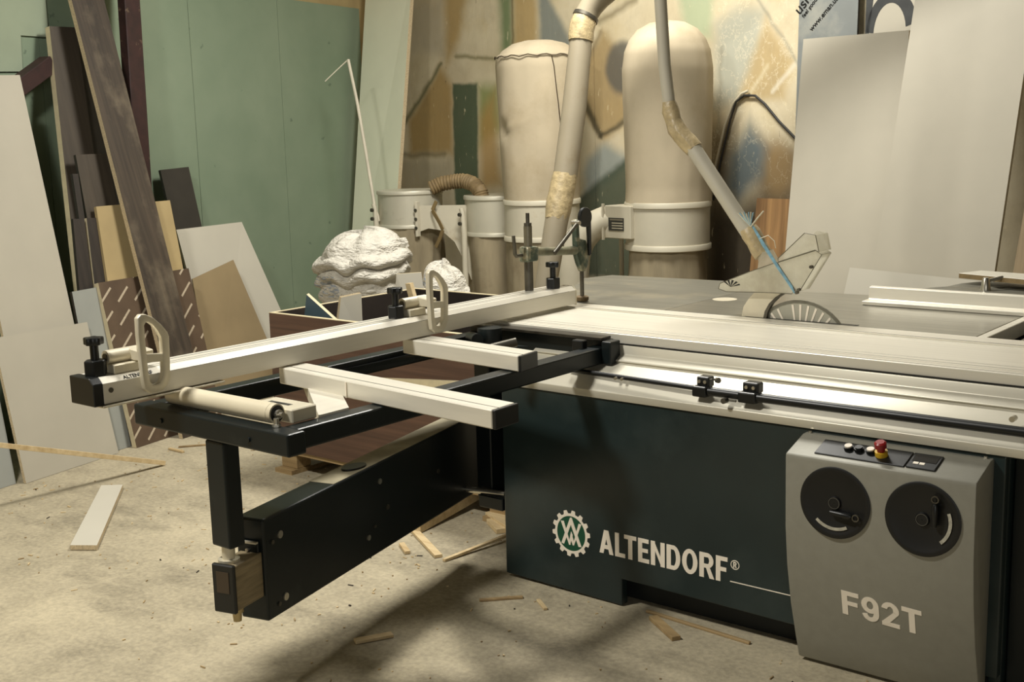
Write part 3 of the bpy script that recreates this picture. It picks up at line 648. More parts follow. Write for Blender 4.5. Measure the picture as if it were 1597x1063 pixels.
# ------------------------------------------------------------------ outrigger frame
fr = thing('outrigger_frame', (-2.6, 2.7, 0.8), 'black steel outrigger frame carrying roller and rails beside the saw', 'frame')
MB().box(-2.40, -2.34, 1.982, 3.379, 0.803, 0.86).build('side_beam', M_black, fr, bevel=0.006, segs=2)
MB().box(-2.97, -2.91, 1.982, 3.379, 0.803, 0.86).build('side_beam', M_black, fr, bevel=0.006, segs=2)
eb = MB().box(-2.97, -2.305, 1.92, 1.981, 0.803, 0.863).build('end_beam', M_black, fr, bevel=0.006, segs=2)
for x in (-2.84, -2.46): MB().cyl((x, 1.922, 0.83), (x, 1.916, 0.83), 0.007, 12).build('bolt_head', M_black, eb)
MB().box(-2.97, -2.36, 3.380, 3.388, 0.80, 0.882).build('carriage_plate', M_black, fr, bevel=0.002)
MB().box(-2.97, -2.345, 3.345, 3.404, 0.884, 0.893).build('top_rail', mat('worn_black_steel', (62, 58, 50), 0.35, 0.5, var=0.4, scale=20), fr, bevel=0.001)
hk = MB().box(-2.338, -2.300, 3.335, 3.395, 0.806, 0.884).build('carriage_hook', M_black, fr, bevel=0.004, segs=2)
MB().box(-2.43, -2.385, 3.29, 3.32, 0.850, 0.888).build('hook_block', M_plastic, fr, bevel=0.003)
# quarter-round gusset between far beam and carriage plate
g = [(-2.905, 2.62), (-2.905, 3.318), (-2.64, 3.318)] + [(-2.64 - 0.26 * sin(radians(a)), 3.318 - 0.70 * (1 - cos(radians(a)))) for a in (20, 40, 60, 75)]
MB().prism([(x, y, 0.83) for x, y in g], (0, 0, 0.012)).build('gusset', M_black, fr)
# diagonal flat and pierced block
strut = MB().prism([(-2.395, 2.105, 0.866), (-2.395, 2.215, 0.866), (-2.905, 2.60, 0.866), (-2.905, 2.49, 0.866)], (0, 0, -0.006))
st = strut.build('diagonal_flat', M_aluY, fr)
MB().prism([(-2.395, 2.105, 0.860), (-2.905, 2.49, 0.860), (-2.905, 2.49, 0.825), (-2.395, 2.105, 0.825)], (0.004, 0.006, 0)).build('flat_web', M_cast, fr)
blk = MB().obox((-2.56, 2.015, 0.861), (0.165, -0.0, 0), (0.0, 0.085, 0), (0, 0, 0.037)).build('roller_block', M_cast, fr, bevel=0.003)
MB().obox((-2.53, 2.045, 0.898), (0.085, 0, 0), (0, 0.016, 0), (0, 0, 0.0006)).build('slot', M_plastic, blk)
# roller along the end beam
rl = MB().tube([(-2.42, 1.985, 0.891), (-2.435, 1.985, 0.891), (-2.436, 1.985, 0.891), (-2.87, 1.985, 0.891)], [0.026, 0.026, 0.027, 0.027], 24).build('roller', mat('roller_tube', (214, 204, 178), 0.4, 0.1, var=0.05), fr, smooth=True)
MB().cyl((-2.419, 1.985, 0.891), (-2.4185, 1.985, 0.891), 0.022, 20).build('roller_seal', M_plastic, rl)
MB().cyl((-2.4185, 1.985, 0.891), (-2.408, 1.985, 0.891), 0.012, 12).cyl((-2.408, 1.985, 0.891), (-2.395, 1.985, 0.891), 0.007, 10).build('roller_axle', M_steel, rl)
MB().cyl((-2.40, 1.965, 0.862), (-2.40, 1.965, 0.885), 0.007, 10).cyl((-2.40, 1.965, 0.864), (-2.40, 1.965, 0.870), 0.012, 6).build('axle_bolt', M_steel, fr)
# aluminium support rails on top of the beams
def rail(a0, a1, b0, b1, z0, z1, cap):
    m = MB().prism([(a0[0], a0[1], z1), (a1[0], a1[1], z1), (b1[0], b1[1], z1), (b0[0], b0[1], z1)], (0, 0, z0 - z1))
    r = m.build('support_rail', M_alu, fr, bevel=0.003)
    d = (V((a1[0], a1[1], 0)) - V((a0[0], a0[1], 0))).normalized()
    mm = MB().prism([(a1[0], a1[1], z1), (a1[0] + d[0] * 0.012, a1[1] + d[1] * 0.012, z1), (b1[0] + d[0] * 0.012, b1[1] + d[1] * 0.012, z1), (b1[0], b1[1], z1)], (0, 0, z0 - z1))
    mm.build('rail_cap', M_plastic, r, bevel=0.002)
    # shallow groove line along the top
    q0 = V((a0[0], a0[1], 0)).lerp(V((b0[0], b0[1], 0)), 0.3); q1 = V((a1[0], a1[1], 0)).lerp(V((b1[0], b1[1], 0)), 0.3)
    MB().bar((q0[0], q0[1], z1 + 0.0002), (q1[0], q1[1], z1 + 0.0002), 0.003, 0.0006).build('rail_groove', M_dsteel, r)
    return r
rail((-2.83, 2.338), (-1.915, 2.252), (-2.83, 2.432), (-1.918, 2.350), 0.862, 0.912, True)
rail((-2.86, 2.905), (-2.318, 2.858), (-2.86, 3.005), (-2.330, 2.960), 0.862, 0.912, True)
MB().bar((-2.5, 2.303, 0.886), (-2.5, 2.3055, 0.886), 0.003, 0.046).build('rail_joint', M_print, fr)
# pivot stub, clamp lever under the fence
MB().tube([(-2.62, 3.07, 0.872), (-2.56, 3.15, 0.890)], 0.016, 14).build('lock_lever', M_dsteel, fr, smooth=True)
MB().cyl((-2.59, 3.12, 0.84), (-2.59, 3.12, 0.875), 0.012, 12).build('lever_post', M_black, fr)
MB().cyl((-2.86, 3.26, 0.862), (-2.76, 3.18, 0.875), 0.022, 16).cyl((-2.78, 3.27, 0.84), (-2.78, 3.27, 0.905), 0.045, 24).build('pivot_boss', M_black, fr, smooth=True)
# hanging post with threaded foot
MB().box(-2.655, -2.575, 1.925, 1.978, 0.505, 0.802).build('post', M_black, fr, bevel=0.006, segs=2)
MB().cyl((-2.617, 1.95, 0.464), (-2.617, 1.95, 0.505), 0.018, 16).cyl((-2.617, 1.95, 0.4595), (-2.617, 1.95, 0.468), 0.03, 16).build('threaded_foot', M_cast, fr, smooth=True)

# ------------------------------------------------------------------ swing arm
arm = thing('swing_arm', (-2.8, 3.2, 0.0), 'black box-section swing arm reaching out below the outrigger frame', 'arm')
d = V((-2.841 + 2.504, 3.303 - 1.98, 0)).normalized(); nrm = V((d[1], -d[0], 0))     # nrm points to the camera side (+x)
A0 = V((-2.499, 1.98, 0)); Lm = 1.30
tk = 0.092
ab = MB().obox(A0 - nrm * tk + V((0, 0, 0.302)), d * Lm, nrm * tk, V((0, 0, 0.288))).build('arm_box', M_black, arm, bevel=0.006, segs=2)
for t, z, r in ((0.07, 0.528, 0.011), (0.035, 0.517, 0.006), (0.08, 0.345, 0.011), (0.05, 0.335, 0.006), (0.64, 0.435, 0.008), (0.52, 0.372, 0.009), (0.56, 0.396, 0.005), (0.60, 0.53, 0.009), (0.98, 0.46, 0.008)):
    p = A0 + d * t + V((0, 0, z)); MB().cyl(p - nrm * 0.002, p + nrm * 0.004, r, 12).build('bolt_head', M_steel if r > 0.0085 else M_dsteel, ab)
MB().obox(A0 - nrm * tk * 0.97 + d * 0.35 + V((0, 0, 0.5902)), d * 0.9, nrm * tk * 0.94, V((0, 0, 0.0012))).build('dusty_top', mat('dust_film', (150, 142, 118), 0.85, var=0.2, scale=10), ab)
e = A0 + d * 0.52 - nrm * 0.04; MB().prism([e + V((0.028 * cos(2 * pi * k / 24), 0.046 * sin(2 * pi * k / 24), 0.5912)) for k in range(24)], (0, 0, 0.006)).build('oval_plug', M_plastic, ab)
# telescopic inner section sticking out of the end, with plastic end cap
i0 = A0 - nrm * 0.076 - d * 0.115 + V((0, 0, 0.373))
inn = MB().obox(i0, d * 0.5, nrm * 0.064, V((0, 0, 0.125)))
inner = inn.build('telescopic_tube', mat('dusty_tube', (140, 126, 98), 0.6, 0.1, var=0.25, scale=8, stretch=(1, 1, 9)), arm, bevel=0.002)
cap = MB().obox(i0 - d * 0.012 - nrm * 0.003 - V((0, 0, 0.004)), d * 0.013, nrm * 0.070, V((0, 0, 0.133))).build('end_cap', M_plastic, inner, bevel=0.003)
MB().obox(i0 - d * 0.0135 + nrm * 0.012 + V((0, 0, 0.052)), d * 0.002, nrm * 0.040, V((0, 0, 0.058))).build('cap_plate', mat('brown_cap_plate', (66, 54, 40), 0.5), inner)
p = i0 - d * 0.0 + nrm * 0.030; MB().tube([p + d * 0.04, p + d * 0.04 - V((0, 0, 0.02)), p + d * 0.04 - V((0, 0, 0.022)), p + d * 0.04 - V((0, 0, 0.045))], [0.018, 0.018, 0.013, 0.011], 14).build('guide_stud', mat('brass_stud', (170, 152, 110), 0.45, 0.4), inner, smooth=True)
MB().obox(A0 - nrm * 0.082 - d * 0.008 + V((0, 0, 0.475)), d * 0.008, nrm * 0.066, V((0, 0, 0.055))).build('bracket_plate', M_black, arm, bevel=0.002)
MB().obox(A0 - nrm * 0.082 - d * 0.016 + V((0, 0, 0.524)), d * 0.010, nrm * 0.066, V((0, 0, 0.005))).build('bracket_lip', M_cast, arm)
MB().cyl(A0 - nrm * 0.048 - d * 0.016 + V((0, 0, 0.505)), A0 - nrm * 0.048 - d * 0.006 + V((0, 0, 0.505)), 0.005, 8).build('bracket_screw', M_steel, arm)
MB().box(-2.775, -2.705, 3.17, 3.25, 0.30, 0.79).build('hinge_post', M_black, arm, bevel=0.004)
MB().box(-2.735, -2.625, 3.13, 3.25, 0.283, 0.328).build('hinge_bracket', M_black, arm, bevel=0.003)
MB().cyl((-2.80, 3.135, 0.335), (-2.64, 3.165, 0.335), 0.011, 12).build('hinge_pin', M_steel, arm, smooth=True)

KA = 1.035
arm.scale = (KA, KA, KA); arm.location = (-2.8 * KA, 3.2 * KA, 1.6 - 1.6 * KA)
# ------------------------------------------------------------------ crosscut fence with its stops and clamp
fe = thing('crosscut_fence', (-2.86, 2.7, 0.913), 'long aluminium crosscut fence lying across the outrigger frame and carriage', 'fence')
XF = -2.815
fp = [(XF, 0.915), (XF, 0.970), (XF - 0.016, 0.985)]
for a, b in ((0.031, 0.036), (0.052, 0.058), (0.086, 0.094)): fp += [(XF - a, 0.985), (XF - a, 0.980), (XF - b, 0.980), (XF - b, 0.985)]
fp += [(XF - 0.108, 0.985), (XF - 0.108, 0.915)]
Y0, Y1 = 1.735, 3.845
MB().prism([(x, Y0, z) for x, z in fp], (0, Y1 - Y0, 0)).build('fence_profile', M_aluY, fe, bevel=0.0008)
fpc = [(XF + 0.001, 0.912), (XF + 0.001, 0.971), (XF - 0.016, 0.987), (XF - 0.110, 0.987), (XF - 0.110, 0.912)]
MB().prism([(x, Y0 - 0.03, z) for x, z in fpc], (0, 0.03, 0)).build('end_cap', M_plastic, fe, bevel=0.002)
MB().prism([(x, Y1, z) for x, z in fpc], (0, 0.004, 0)).build('far_end_plate', M_cast, fe)
MB().box(XF - 0.10, XF + 0.010, Y0 - 0.01, 2.12, 0.9065, 0.9125).build('sliding_plate', M_cast, fe, bevel=0.002)
for a, b in ((-0.0358, -0.0312), (-0.0578, -0.0522), (-0.0938, -0.0862)): MB().box(XF + a, XF + b, Y0, Y1 - 0.002, 0.9802, 0.9846).build('groove_insert', M_plastic, fe)
text_mesh('scale_lettering', 'ALTENDORF', 0.016, M_plastic, fe, Matrix.Translation((XF - 0.0020, 1.80, 0.9724)) @ Matrix(((0, -0.73, 0.683, 0), (1, 0, 0, 0), (0, 0.683, 0.73, 0), (0, 0, 0, 1))), 0.0004, 0.0004)
MB().cyl((XF - 0.001, 1.757, 0.95), (XF + 0.002, 1.757, 0.95), 0.007, 12).build('end_screw', M_dsteel, fe)
MB().box(XF - 0.0005, XF + 0.0008, 1.9, 3.8, 0.9692, 0.9702).build('edge_line', M_dsteel, fe)

def knob(parent, x, y, z, s=1.0):
    b = MB().prism([(x + 0.028 * s * cos(radians(60 * k + 20)) , y + 0.032 * s * sin(radians(60 * k + 20)), z) for k in range(6)], (0, 0, 0.042 * s))
    b.build('clamp_body', M_plastic, parent, bevel=0.004, segs=2)
    MB().cyl((x, y, z + 0.042 * s), (x, y, z + 0.085 * s), 0.0115 * s, 16).build('knob_stem', M_plastic, parent, smooth=True)
    kb = MB(); n = 30
    pts = [(x + (0.024 + 0.004 * cos(5 * 2 * pi * k / n)) * s * cos(2 * pi * k / n), y + (0.024 + 0.004 * cos(5 * 2 * pi * k / n)) * s * sin(2 * pi * k / n), z + 0.083 * s) for k in range(n)]
    kb.prism(pts, (0, 0, 0.02 * s)).build('star_knob', M_plastic, parent, bevel=0.003, segs=2, smooth=True)

def flip_stop(y, label):
    t = thing('flip_stop', (-2.85, y, 1.0), label, 'stop', 'flip stops on the crosscut fence')
    # cast hoop: D-shaped ring in the Y-Z plane in front of the fence
    xo = XF + 0.006; dz = 0.925
    out = [(-0.022, 0.012), (-0.026, 0.045), (-0.028, 0.10), (-0.030, 0.16), (-0.029, 0.207), (-0.018, 0.2165), (-0.004, 0.2155), (0.020, 0.203), (0.045, 0.180), (0.062, 0.158), (0.066, 0.145), (0.064, 0.09), (0.060, 0.035), (0.050, 0.015), (0.034, 0.001), (0.012, -0.002), (-0.008, 0.0)]
    hoop_o = [V((xo, y + a, dz + b)) for a, b in out]
    # inner outline scaled toward an off-centre point, lower half
    def shrink(pts, cy, cz_, ky, kz): return [V((xo, y + cy + (a - cy) * ky, dz + cz_ + (b - cz_) * kz)) for a, b in pts]
    hoop = MB().ring(hoop_o, shrink(out, 0.014, 0.107, 0.54, 0.79), (0.018, 0, 0)).build('hoop', M_cast, t, bevel=0.003, segs=2, smooth=True)
    MB().prism([(xo, y - 0.02, dz + 0.085), (xo, y + 0.055, dz + 0.078), (xo, y + 0.055, dz + 0.100), (xo, y - 0.02, dz + 0.108)], (0.016, 0, 0)).build('cross_web', M_cast, hoop, bevel=0.002)
    # pivot sleeve and arm running back over the fence
    MB().cyl((XF - 0.055, y - 0.085, 1.028), (XF - 0.055, y + 0.03, 1.028), 0.019, 18).build('pivot_sleeve', M_cast, t, smooth=True)
    MB().prism([(XF - 0.055, y - 0.02, 1.012), (XF + 0.006, y - 0.02, 1.012), (XF + 0.006, y - 0.02, 1.040), (XF - 0.055, y - 0.02, 1.046)], (0, 0.045, 0)).build('stop_arm', M_cast, t, bevel=0.003)
    MB().cyl((XF - 0.055, y - 0.088, 1.028), (XF - 0.055, y - 0.084, 1.028), 0.011, 12).build('pivot_pin', M_dsteel, t)
    MB().box(XF - 0.074, XF - 0.018, y - 0.085, y - 0.006, 0.9855, 1.010).build('base_shoe', M_cast, t, bevel=0.002)
    kt = y - 0.118
    knob(t, XF - 0.052, kt, 0.9855)
    return t
flip_stop(1.868, 'cast flip stop hoop near the free end of the crosscut fence')
flip_stop(3.005, 'cast flip stop hoop halfway along the crosscut fence')
tk_ = thing('clamping_knob', (XF - 0.045, 3.757, 0.9855), 'black star knob on the fence below the green clamp arm', 'knob')
knob(tk_, XF - 0.045, 3.757, 0.9855)

cl = thing('holddown_clamp', (-2.905, 3.66, 0.915), 'worn green hold-down clamp standing at the far end of the fence', 'clamp')
pxx = XF - 0.088
MB().tube([(pxx, 3.66, 0.9855), (pxx, 3.66, 1.10)], 0.017, 18).build('post', M_dsteel, cl, smooth=True)
MB().tube([(pxx, 3.66, 1.155), (pxx, 3.66, 1.235)], 0.0165, 18).build('upper_sleeve', mat('worn_steel_sleeve', (128, 122, 104), 0.4, 0.6, var=0.2, scale=20), cl, smooth=True)
MB().tube([(pxx, 3.66, 1.235), (pxx, 3.66, 1.247), (pxx, 3.66, 1.248), (pxx, 3.66, 1.285)], [0.015, 0.015, 0.0075, 0.0075], 14).build('post_tip', M_dsteel, cl, smooth=True)
MB().prism([(pxx - 0.024, 3.625, 1.098), (pxx - 0.024, 3.695, 1.098), (pxx - 0.024, 3.70, 1.155), (pxx - 0.024, 3.63, 1.158)], (0.048, 0, 0)).build('post_collar', M_green, cl, bevel=0.008, segs=2, smooth=True)
MB().tube([(pxx, 3.69, 1.134), (pxx, 3.80, 1.124), (pxx, 3.965, 1.113)], [0.018, 0.0165, 0.018], 14).build('arm', mat('worn_arm_metal', (132, 130, 108), 0.4, 0.4, var=0.25, scale=22, dirt=(92, 104, 88), dscale=16), cl, smooth=True)
MB().tube([(pxx, 3.62, 1.126), (pxx, 3.585, 1.126), (pxx, 3.578, 1.135), (pxx, 3.571, 1.205)], [0.007, 0.007, 0.008, 0.007], 10).build('tommy_bar', M_dsteel, cl, smooth=True)
hd = MB().prism([(pxx - 0.013, y, z) for y, z in ((3.958, 1.235), (3.972, 1.240), (3.982, 1.21), (3.985, 1.16), (4.03, 1.15), (4.048, 1.10), (4.04, 1.05), (4.022, 1.022), (4.0, 1.022), (3.978, 1.06), (3.962, 1.10))], (0.026, 0, 0))
hd.build('clamp_head', M_green, cl, bevel=0.006, segs=2, smooth=True)
cam_w = MB().tube([(pxx + 0.012, 4.007, 1.245), (pxx + 0.030, 4.007, 1.245)], 0.040, 28).build('cam_wheel', M_plastic, cl, bevel=0.003, smooth=True)
MB().prism([(pxx + 0.010, 4.026, 1.22), (pxx + 0.010, 4.049, 1.24), (pxx + 0.010, 4.050, 1.09), (pxx + 0.010, 4.036, 1.085)], (0.014, 0, 0)).build('cam_lever', M_plastic, cl, bevel=0.003)
MB().tube([(pxx + 0.02, 3.950, 1.22), (pxx + 0.02, 3.80, 1.118)], [0.0075, 0.0095], 12).build('clamp_handle', M_dsteel, cl, smooth=True)
MB().cyl((pxx - 0.01, 3.960, 1.225), (pxx + 0.03, 3.960, 1.225), 0.009, 12).build('handle_pivot', M_steel, cl)
MB().tube([(pxx, 4.010, 0.918), (pxx, 4.010, 1.03)], 0.0085, 14).build('screw_spindle', M_dsteel, cl, smooth=True)
MB().tube([(pxx, 4.010, 0.9015), (pxx, 4.010, 0.906), (pxx, 4.010, 0.918), (pxx, 4.010, 0.922)], [0.024, 0.027, 0.027, 0.02], 20).build('pressure_foot', mat('rusty_foot', (112, 94, 66), 0.6, 0.3, var=0.2, scale=20), cl, smooth=True)

# ------------------------------------------------------------------ rip fence on the far side of the table
rf = thing('rip_fence', (-1.3, 4.5, 0.9), 'flat aluminium rip fence lying on the table right of the blade', 'fence')
rp = [(4.442, 0.9005), (4.442, 0.915), (4.505, 0.917), (4.512, 0.962), (4.530, 0.966), (4.530, 0.9005)]
MB().prism([(-1.885, y, z) for y, z in rp], (1.68, 0, 0)).build('fence_rail', M_alu, rf, bevel=0.0015)
MB().prism([(-1.70, 4.531, 0.963), (-1.66, 4.575, 0.967), (-1.615, 4.60, 0.97), (-1.60, 4.72, 0.97), (-1.56, 4.80, 0.97), (-1.0, 4.86, 0.97), (-1.0, 4.531, 0.963)], (0, 0, -0.066)).build('fence_housing', M_table2, rf, bevel=0.002)
MB().tube([(-1.47, 4.60, 0.965), (-1.47, 4.60, 0.978), (-1.47, 4.60, 1.005), (-1.47, 4.60, 1.012)], [0.020, 0.017, 0.014, 0.010], 20).build('clamp_nut', M_steel, rf, smooth=True)
MB().cyl((-1.47, 4.605, 0.998), (-1.425, 4.650, 1.010), 0.007, 10).build('clamp_lever', M_steel, rf)

# ------------------------------------------------------------------ blade guard hood and its pipe
hood = thing('guard_hood', (-2.0, 3.98, 0.99), 'cloudy clear acrylic saw guard hood hanging over the blade', 'guard')
def sheet(pts, y, th, name, m, par): return MB().prism([(x, y, z) for x, z in pts], (0, th, 0)).build(name, m, par)
P1 = [(-2.231, 1.000), (-2.225, 1.020), (-2.099, 1.072), (-1.996, 1.110), (-1.922, 1.015), (-1.935, 1.000), (-2.041, 0.998), (-2.198, 0.991)]
sheet(P1, 3.945, 0.004, 'near_wall', M_acryl, hood)
sheet(P1, 4.035, 0.004, 'far_wall', M_acryl, hood)
MB().prism([(-2.225, 3.949, 1.017), (-2.225, 4.035, 1.017), (-2.099, 4.035, 1.069), (-2.099, 3.949, 1.069)], (0.002, 0, 0.004)).build('sloped_top', M_acryl, hood)
MB().prism([(-2.099, 3.949, 1.068), (-2.099, 4.035, 1.068), (-1.996, 4.035, 1.106), (-1.996, 3.949, 1.106)], (0.001, 0, 0.004)).build('upper_top', M_acryl, hood)
F2 = [(-1.996, 1.108), (-1.849, 1.158), (-1.827, 1.143), (-1.907, 1.011), (-1.927, 1.010)]
sheet(F2, 3.952, 0.004, 'flap_side', M_acryl, hood)
sheet(F2, 4.028, 0.004, 'flap_side', M_acryl, hood)
MB().prism([(-1.827, 3.956, 1.143), (-1.827, 4.028, 1.143), (-1.907, 4.028, 1.011), (-1.907, 3.956, 1.011)], (-0.003, 0, 0.002)).build('flap_front', M_acryl, hood)
MB().prism([(-1.849, 3.956, 1.158), (-1.849, 4.028, 1.158), (-1.827, 4.028, 1.143), (-1.827, 3.956, 1.143)], (-0.003, 0, -0.003)).build('flap_front', M_acryl, hood)
F1 = [(-1.990, 1.124), (-1.889, 1.218), (-1.848, 1.212), (-1.834, 1.154), (-1.849, 1.160), (-1.988, 1.112)]
sheet(F1, 4.040, 0.004, 'raised_flap', M_acryl, hood)
sheet(F1, 3.944, 0.003, 'raised_flap', M_acryl, hood)
MB().prism([(-1.848, 3.947, 1.212), (-1.848, 4.040, 1.212), (-1.834, 4.040, 1.154), (-1.834, 3.947, 1.154)], (-0.003, 0, 0)).build('flap_end', M_acryl, hood)
M_edge = mat('acrylic_edge', (96, 92, 76), 0.4)
for q, y in ((P1, 3.9445), (F2, 3.951), (F1, 3.9435)):
    MB().tube([(x, y, z) for x, z in q] + [(q[0][0], y, q[0][1])], 0.0014, 5, caps=False).build('polished_edge', M_edge, hood)
for x, z in ((-1.908, 1.016), (-1.915, 1.006), (-1.862, 1.10)): MB().cyl((x, 3.951, z), (x, 3.938, z), 0.006, 10).build('hinge_screw', M_dsteel, hood)
for k in range(5):
    a = radians(20 + 26 * k); o = V((-2.180, 3.9435, 1.010)); MB().prism([o, o + V((0.042 * cos(a), 0, 0.026 * sin(a))), o + V((0.042 * cos(a + 0.22), 0, 0.026 * sin(a + 0.22)))], (0, 0.0015, 0)).build('printed_ray', M_plastic, hood)
MB().tube([(-2.050, 3.99, 1.062), (-2.052, 3.99, 1.11), (-2.064, 3.99, 1.140)], [0.042, 0.036, 0.03], 18, caps=False).build('suction_neck', M_acryl, hood, smooth=True)
sp = thing('suction_pipe', (-2.2, 3.99, 1.2), 'slim gray suction pipe coming down with taped elbow to the blade guard', 'pipe')
Yp = 3.99
MB().tube([(-2.512, Yp, 4.2), (-2.506, Yp, 2.063), (-2.490, Yp, 1.829), (-2.468, Yp, 1.67)], 0.0235, 20).build('upper_pipe', M_pipe2, sp, smooth=True)
MB().tube([(-2.37, Yp, 1.522), (-2.222, Yp, 1.326), (-2.075, Yp, 1.130)], 0.029, 20).build('lower_pipe', M_pipe2, sp, smooth=True)
el = [(-2.47, Yp, 1.69), (-2.464, Yp, 1.655), (-2.452, Yp, 1.62), (-2.438, Yp, 1.59), (-2.415, Yp, 1.565), (-2.388, Yp, 1.542), (-2.362, Yp, 1.512)]
MB().tube(el, [0.027, 0.033, 0.030, 0.036, 0.032, 0.036, 0.032], 18, wob=0.12).build('taped_elbow', M_tape, sp, smooth=True)
MB().tube([(-2.135, Yp, 1.222), (-2.125, Yp, 1.206), (-2.105, Yp, 1.177), (-2.090, Yp, 1.152), (-2.072, Yp, 1.130)], [0.032, 0.036, 0.034, 0.036, 0.033], 18, wob=0.09).build('tape_wrap', M_tape, sp, smooth=True)
tw = thing('twine_tie', (-2.1, 3.96, 1.2), 'frayed pale blue twine tying the guard hood to the pipe', 'twine')
a0 = V((-2.105, 3.955, 1.245))
for k in range(4):
    pts = [a0 + V((0.004 * k, 0, -0.004 * k)), V((-2.055 + 0.004 * k, 3.948, 1.17)), V((-1.995 + 0.003 * k, 3.942, 1.095)), V((-1.95 + 0.006 * k, 3.940, 1.04 - 0.004 * k)), V((-1.922, 3.940, 1.003))]
    MB().tube(pts, 0.0022, 6).build('strand', M_twine, tw)
for k in range(8):
    dx = -0.05 + 0.009 * k; MB().tube([a0 + V((0.0, -0.004, -0.01)), a0 + V((dx * 0.6, -0.008, 0.018)), a0 + V((dx, -0.008, 0.036 + 0.006 * random.random()))], 0.0018, 6).build('frayed_end', M_twine if k % 2 else M_cable, tw)
MB().tube([a0 + V((0.002, -0.004, -0.012)), a0 + V((0.03, -0.008, 0.02)), a0 + V((0.055, -0.01, 0.046))], 0.003, 6).build('loose_end', M_cable, tw)
MB().tube([V((-2.07, 3.95, 1.19)), V((-2.03, 3.945, 1.205)), V((-2.005, 3.945, 1.185)), V((-2.0, 3.945, 1.16))], 0.0016, 6).build('loop', M_cable, tw)

# ------------------------------------------------------------------ dust collectors
def bag_thing(): pass
def ring_drum(par, c, r, z0, z1, m, lip=0.035):
    c = V((c[0], c[1], 0))
    rg = MB().lathe([(r * 0.99, z0 + lip), (r * 0.99, z1 - lip)], c, 40).build('ring', m, par, smooth=True)
    for a, b in ((z1 - lip, z1), (z0, z0 + lip)):
        MB().lathe([(r, a), (r * 1.025, a + 0.004), (r * 1.025, b - 0.006), (r * 1.01, b)], c, 40).build('ring_flange', m, rg, smooth=True)
    return rg
def cloth_bag(par, c, prof, seed, m, name='filter_bag', amp=0.02, n=56, dent=None, lobes=7):
    c = V((c[0], c[1], 0))
    def fn(r, z, a):
        q = noise.noise(V((cos(a) * 1.6, sin(a) * 1.6, z * 1.7)) + V((seed, 0, 0))) * amp + noise.noise(V((cos(a) * lobes, sin(a) * lobes, z * 2.5)) + V((0, seed, 0))) * amp * 0.4
        if dent:
            da = (a - dent[0] + pi) % (2 * pi) - pi; e = math.exp(-((da * r / dent[2]) ** 2 + ((z - dent[1]) / dent[2]) ** 2)); q -= dent[3] * e
            q += 0.012 * math.exp(-(((z - dent[1]) - 0.25 * da * r) / 0.02) ** 2) * math.exp(-(da * r / 0.14) ** 2) * (1 if da > 0 else 0.3)
        return r + q * min(1, r / 0.05), z
    # resample the profile finely
    pr = []
    for (r0, z0), (r1, z1) in zip(prof, prof[1:]):
        k = max(1, int(abs(z1 - z0) / 0.02) )
        for i in range(k): pr.append((r0 + (r1 - r0) * i / k, z0 + (z1 - z0) * i / k))
    pr.append(prof[-1])
    return MB().lathe(pr, c, n, fn=fn).build(name, m, par, smooth=True)

dcb = thing('dust_collector', (-4.3, 6.15, 0), 'double bag dust collector with two cream filter bags behind the saw', 'dust collector')
c2, c1 = (-3.77, 6.07), (-4.835, 6.25)
ring_drum(dcb, c2, 0.247, 0.893, 1.172, M_duct)
cloth_bag(dcb, c2, [(0.247, 1.168), (0.243, 1.25), (0.247, 1.45), (0.256, 1.75), (0.256, 1.92), (0.242, 2.02), (0.215, 2.085), (0.17, 2.14), (0.10, 2.178), (0.03, 2.19)], 3.1, M_bag, amp=0.012)
cloth_bag(dcb, c2, [(0.22, 0.03), (0.245, 0.10), (0.24, 0.5), (0.232, 0.895)], 8.2, M_lowbag, 'waste_bag', 0.02)
ring_drum(dcb, c1, 0.247, 0.89, 1.158, M_duct)
cloth_bag(dcb, c1, [(0.243, 1.154), (0.25, 1.30), (0.262, 1.55), (0.272, 1.80), (0.279, 2.00), (0.272, 2.06), (0.25, 2.075), (0.235, 2.095), (0.17, 2.135), (0.09, 2.155), (0.02, 2.158)], 5.7, M_bag, amp=0.012, dent=(atan2(-0.97, 0.15) - 0.62, 1.60, 0.055, 0.035))
cloth_bag(dcb, c1, [(0.22, 0.03), (0.245, 0.10), (0.24, 0.5), (0.232, 0.892)], 1.4, M_lowbag, 'waste_bag', 0.02)
# stitched crease round the top of the left bag
cr = MB(); n = 60
cr.tube([V((c1[0] + 0.281 * cos(2 * pi * k / n), c1[1] + 0.281 * sin(2 * pi * k / n), 2.052 + 0.006 * sin(k * 1.7))) for k in range(n + 1)], 0.0035, 6, caps=False); cr.build('top_seam', mat('seam_thread', (70, 58, 40), 0.9), dcb)
sx = MB(); SP = ((2.05, 0.281), (1.98, 0.281), (1.85, 0.277), (1.75, 0.272), (1.62, 0.268))
sx.tube([V((c1[0] + r * cos(radians(-36 + 3 * k)), c1[1] + r * sin(radians(-36 + 3 * k)), z)) for k, (z, r) in enumerate(SP)], 0.003, 6); sx.build('side_seam', MATS['seam_thread'], dcb)
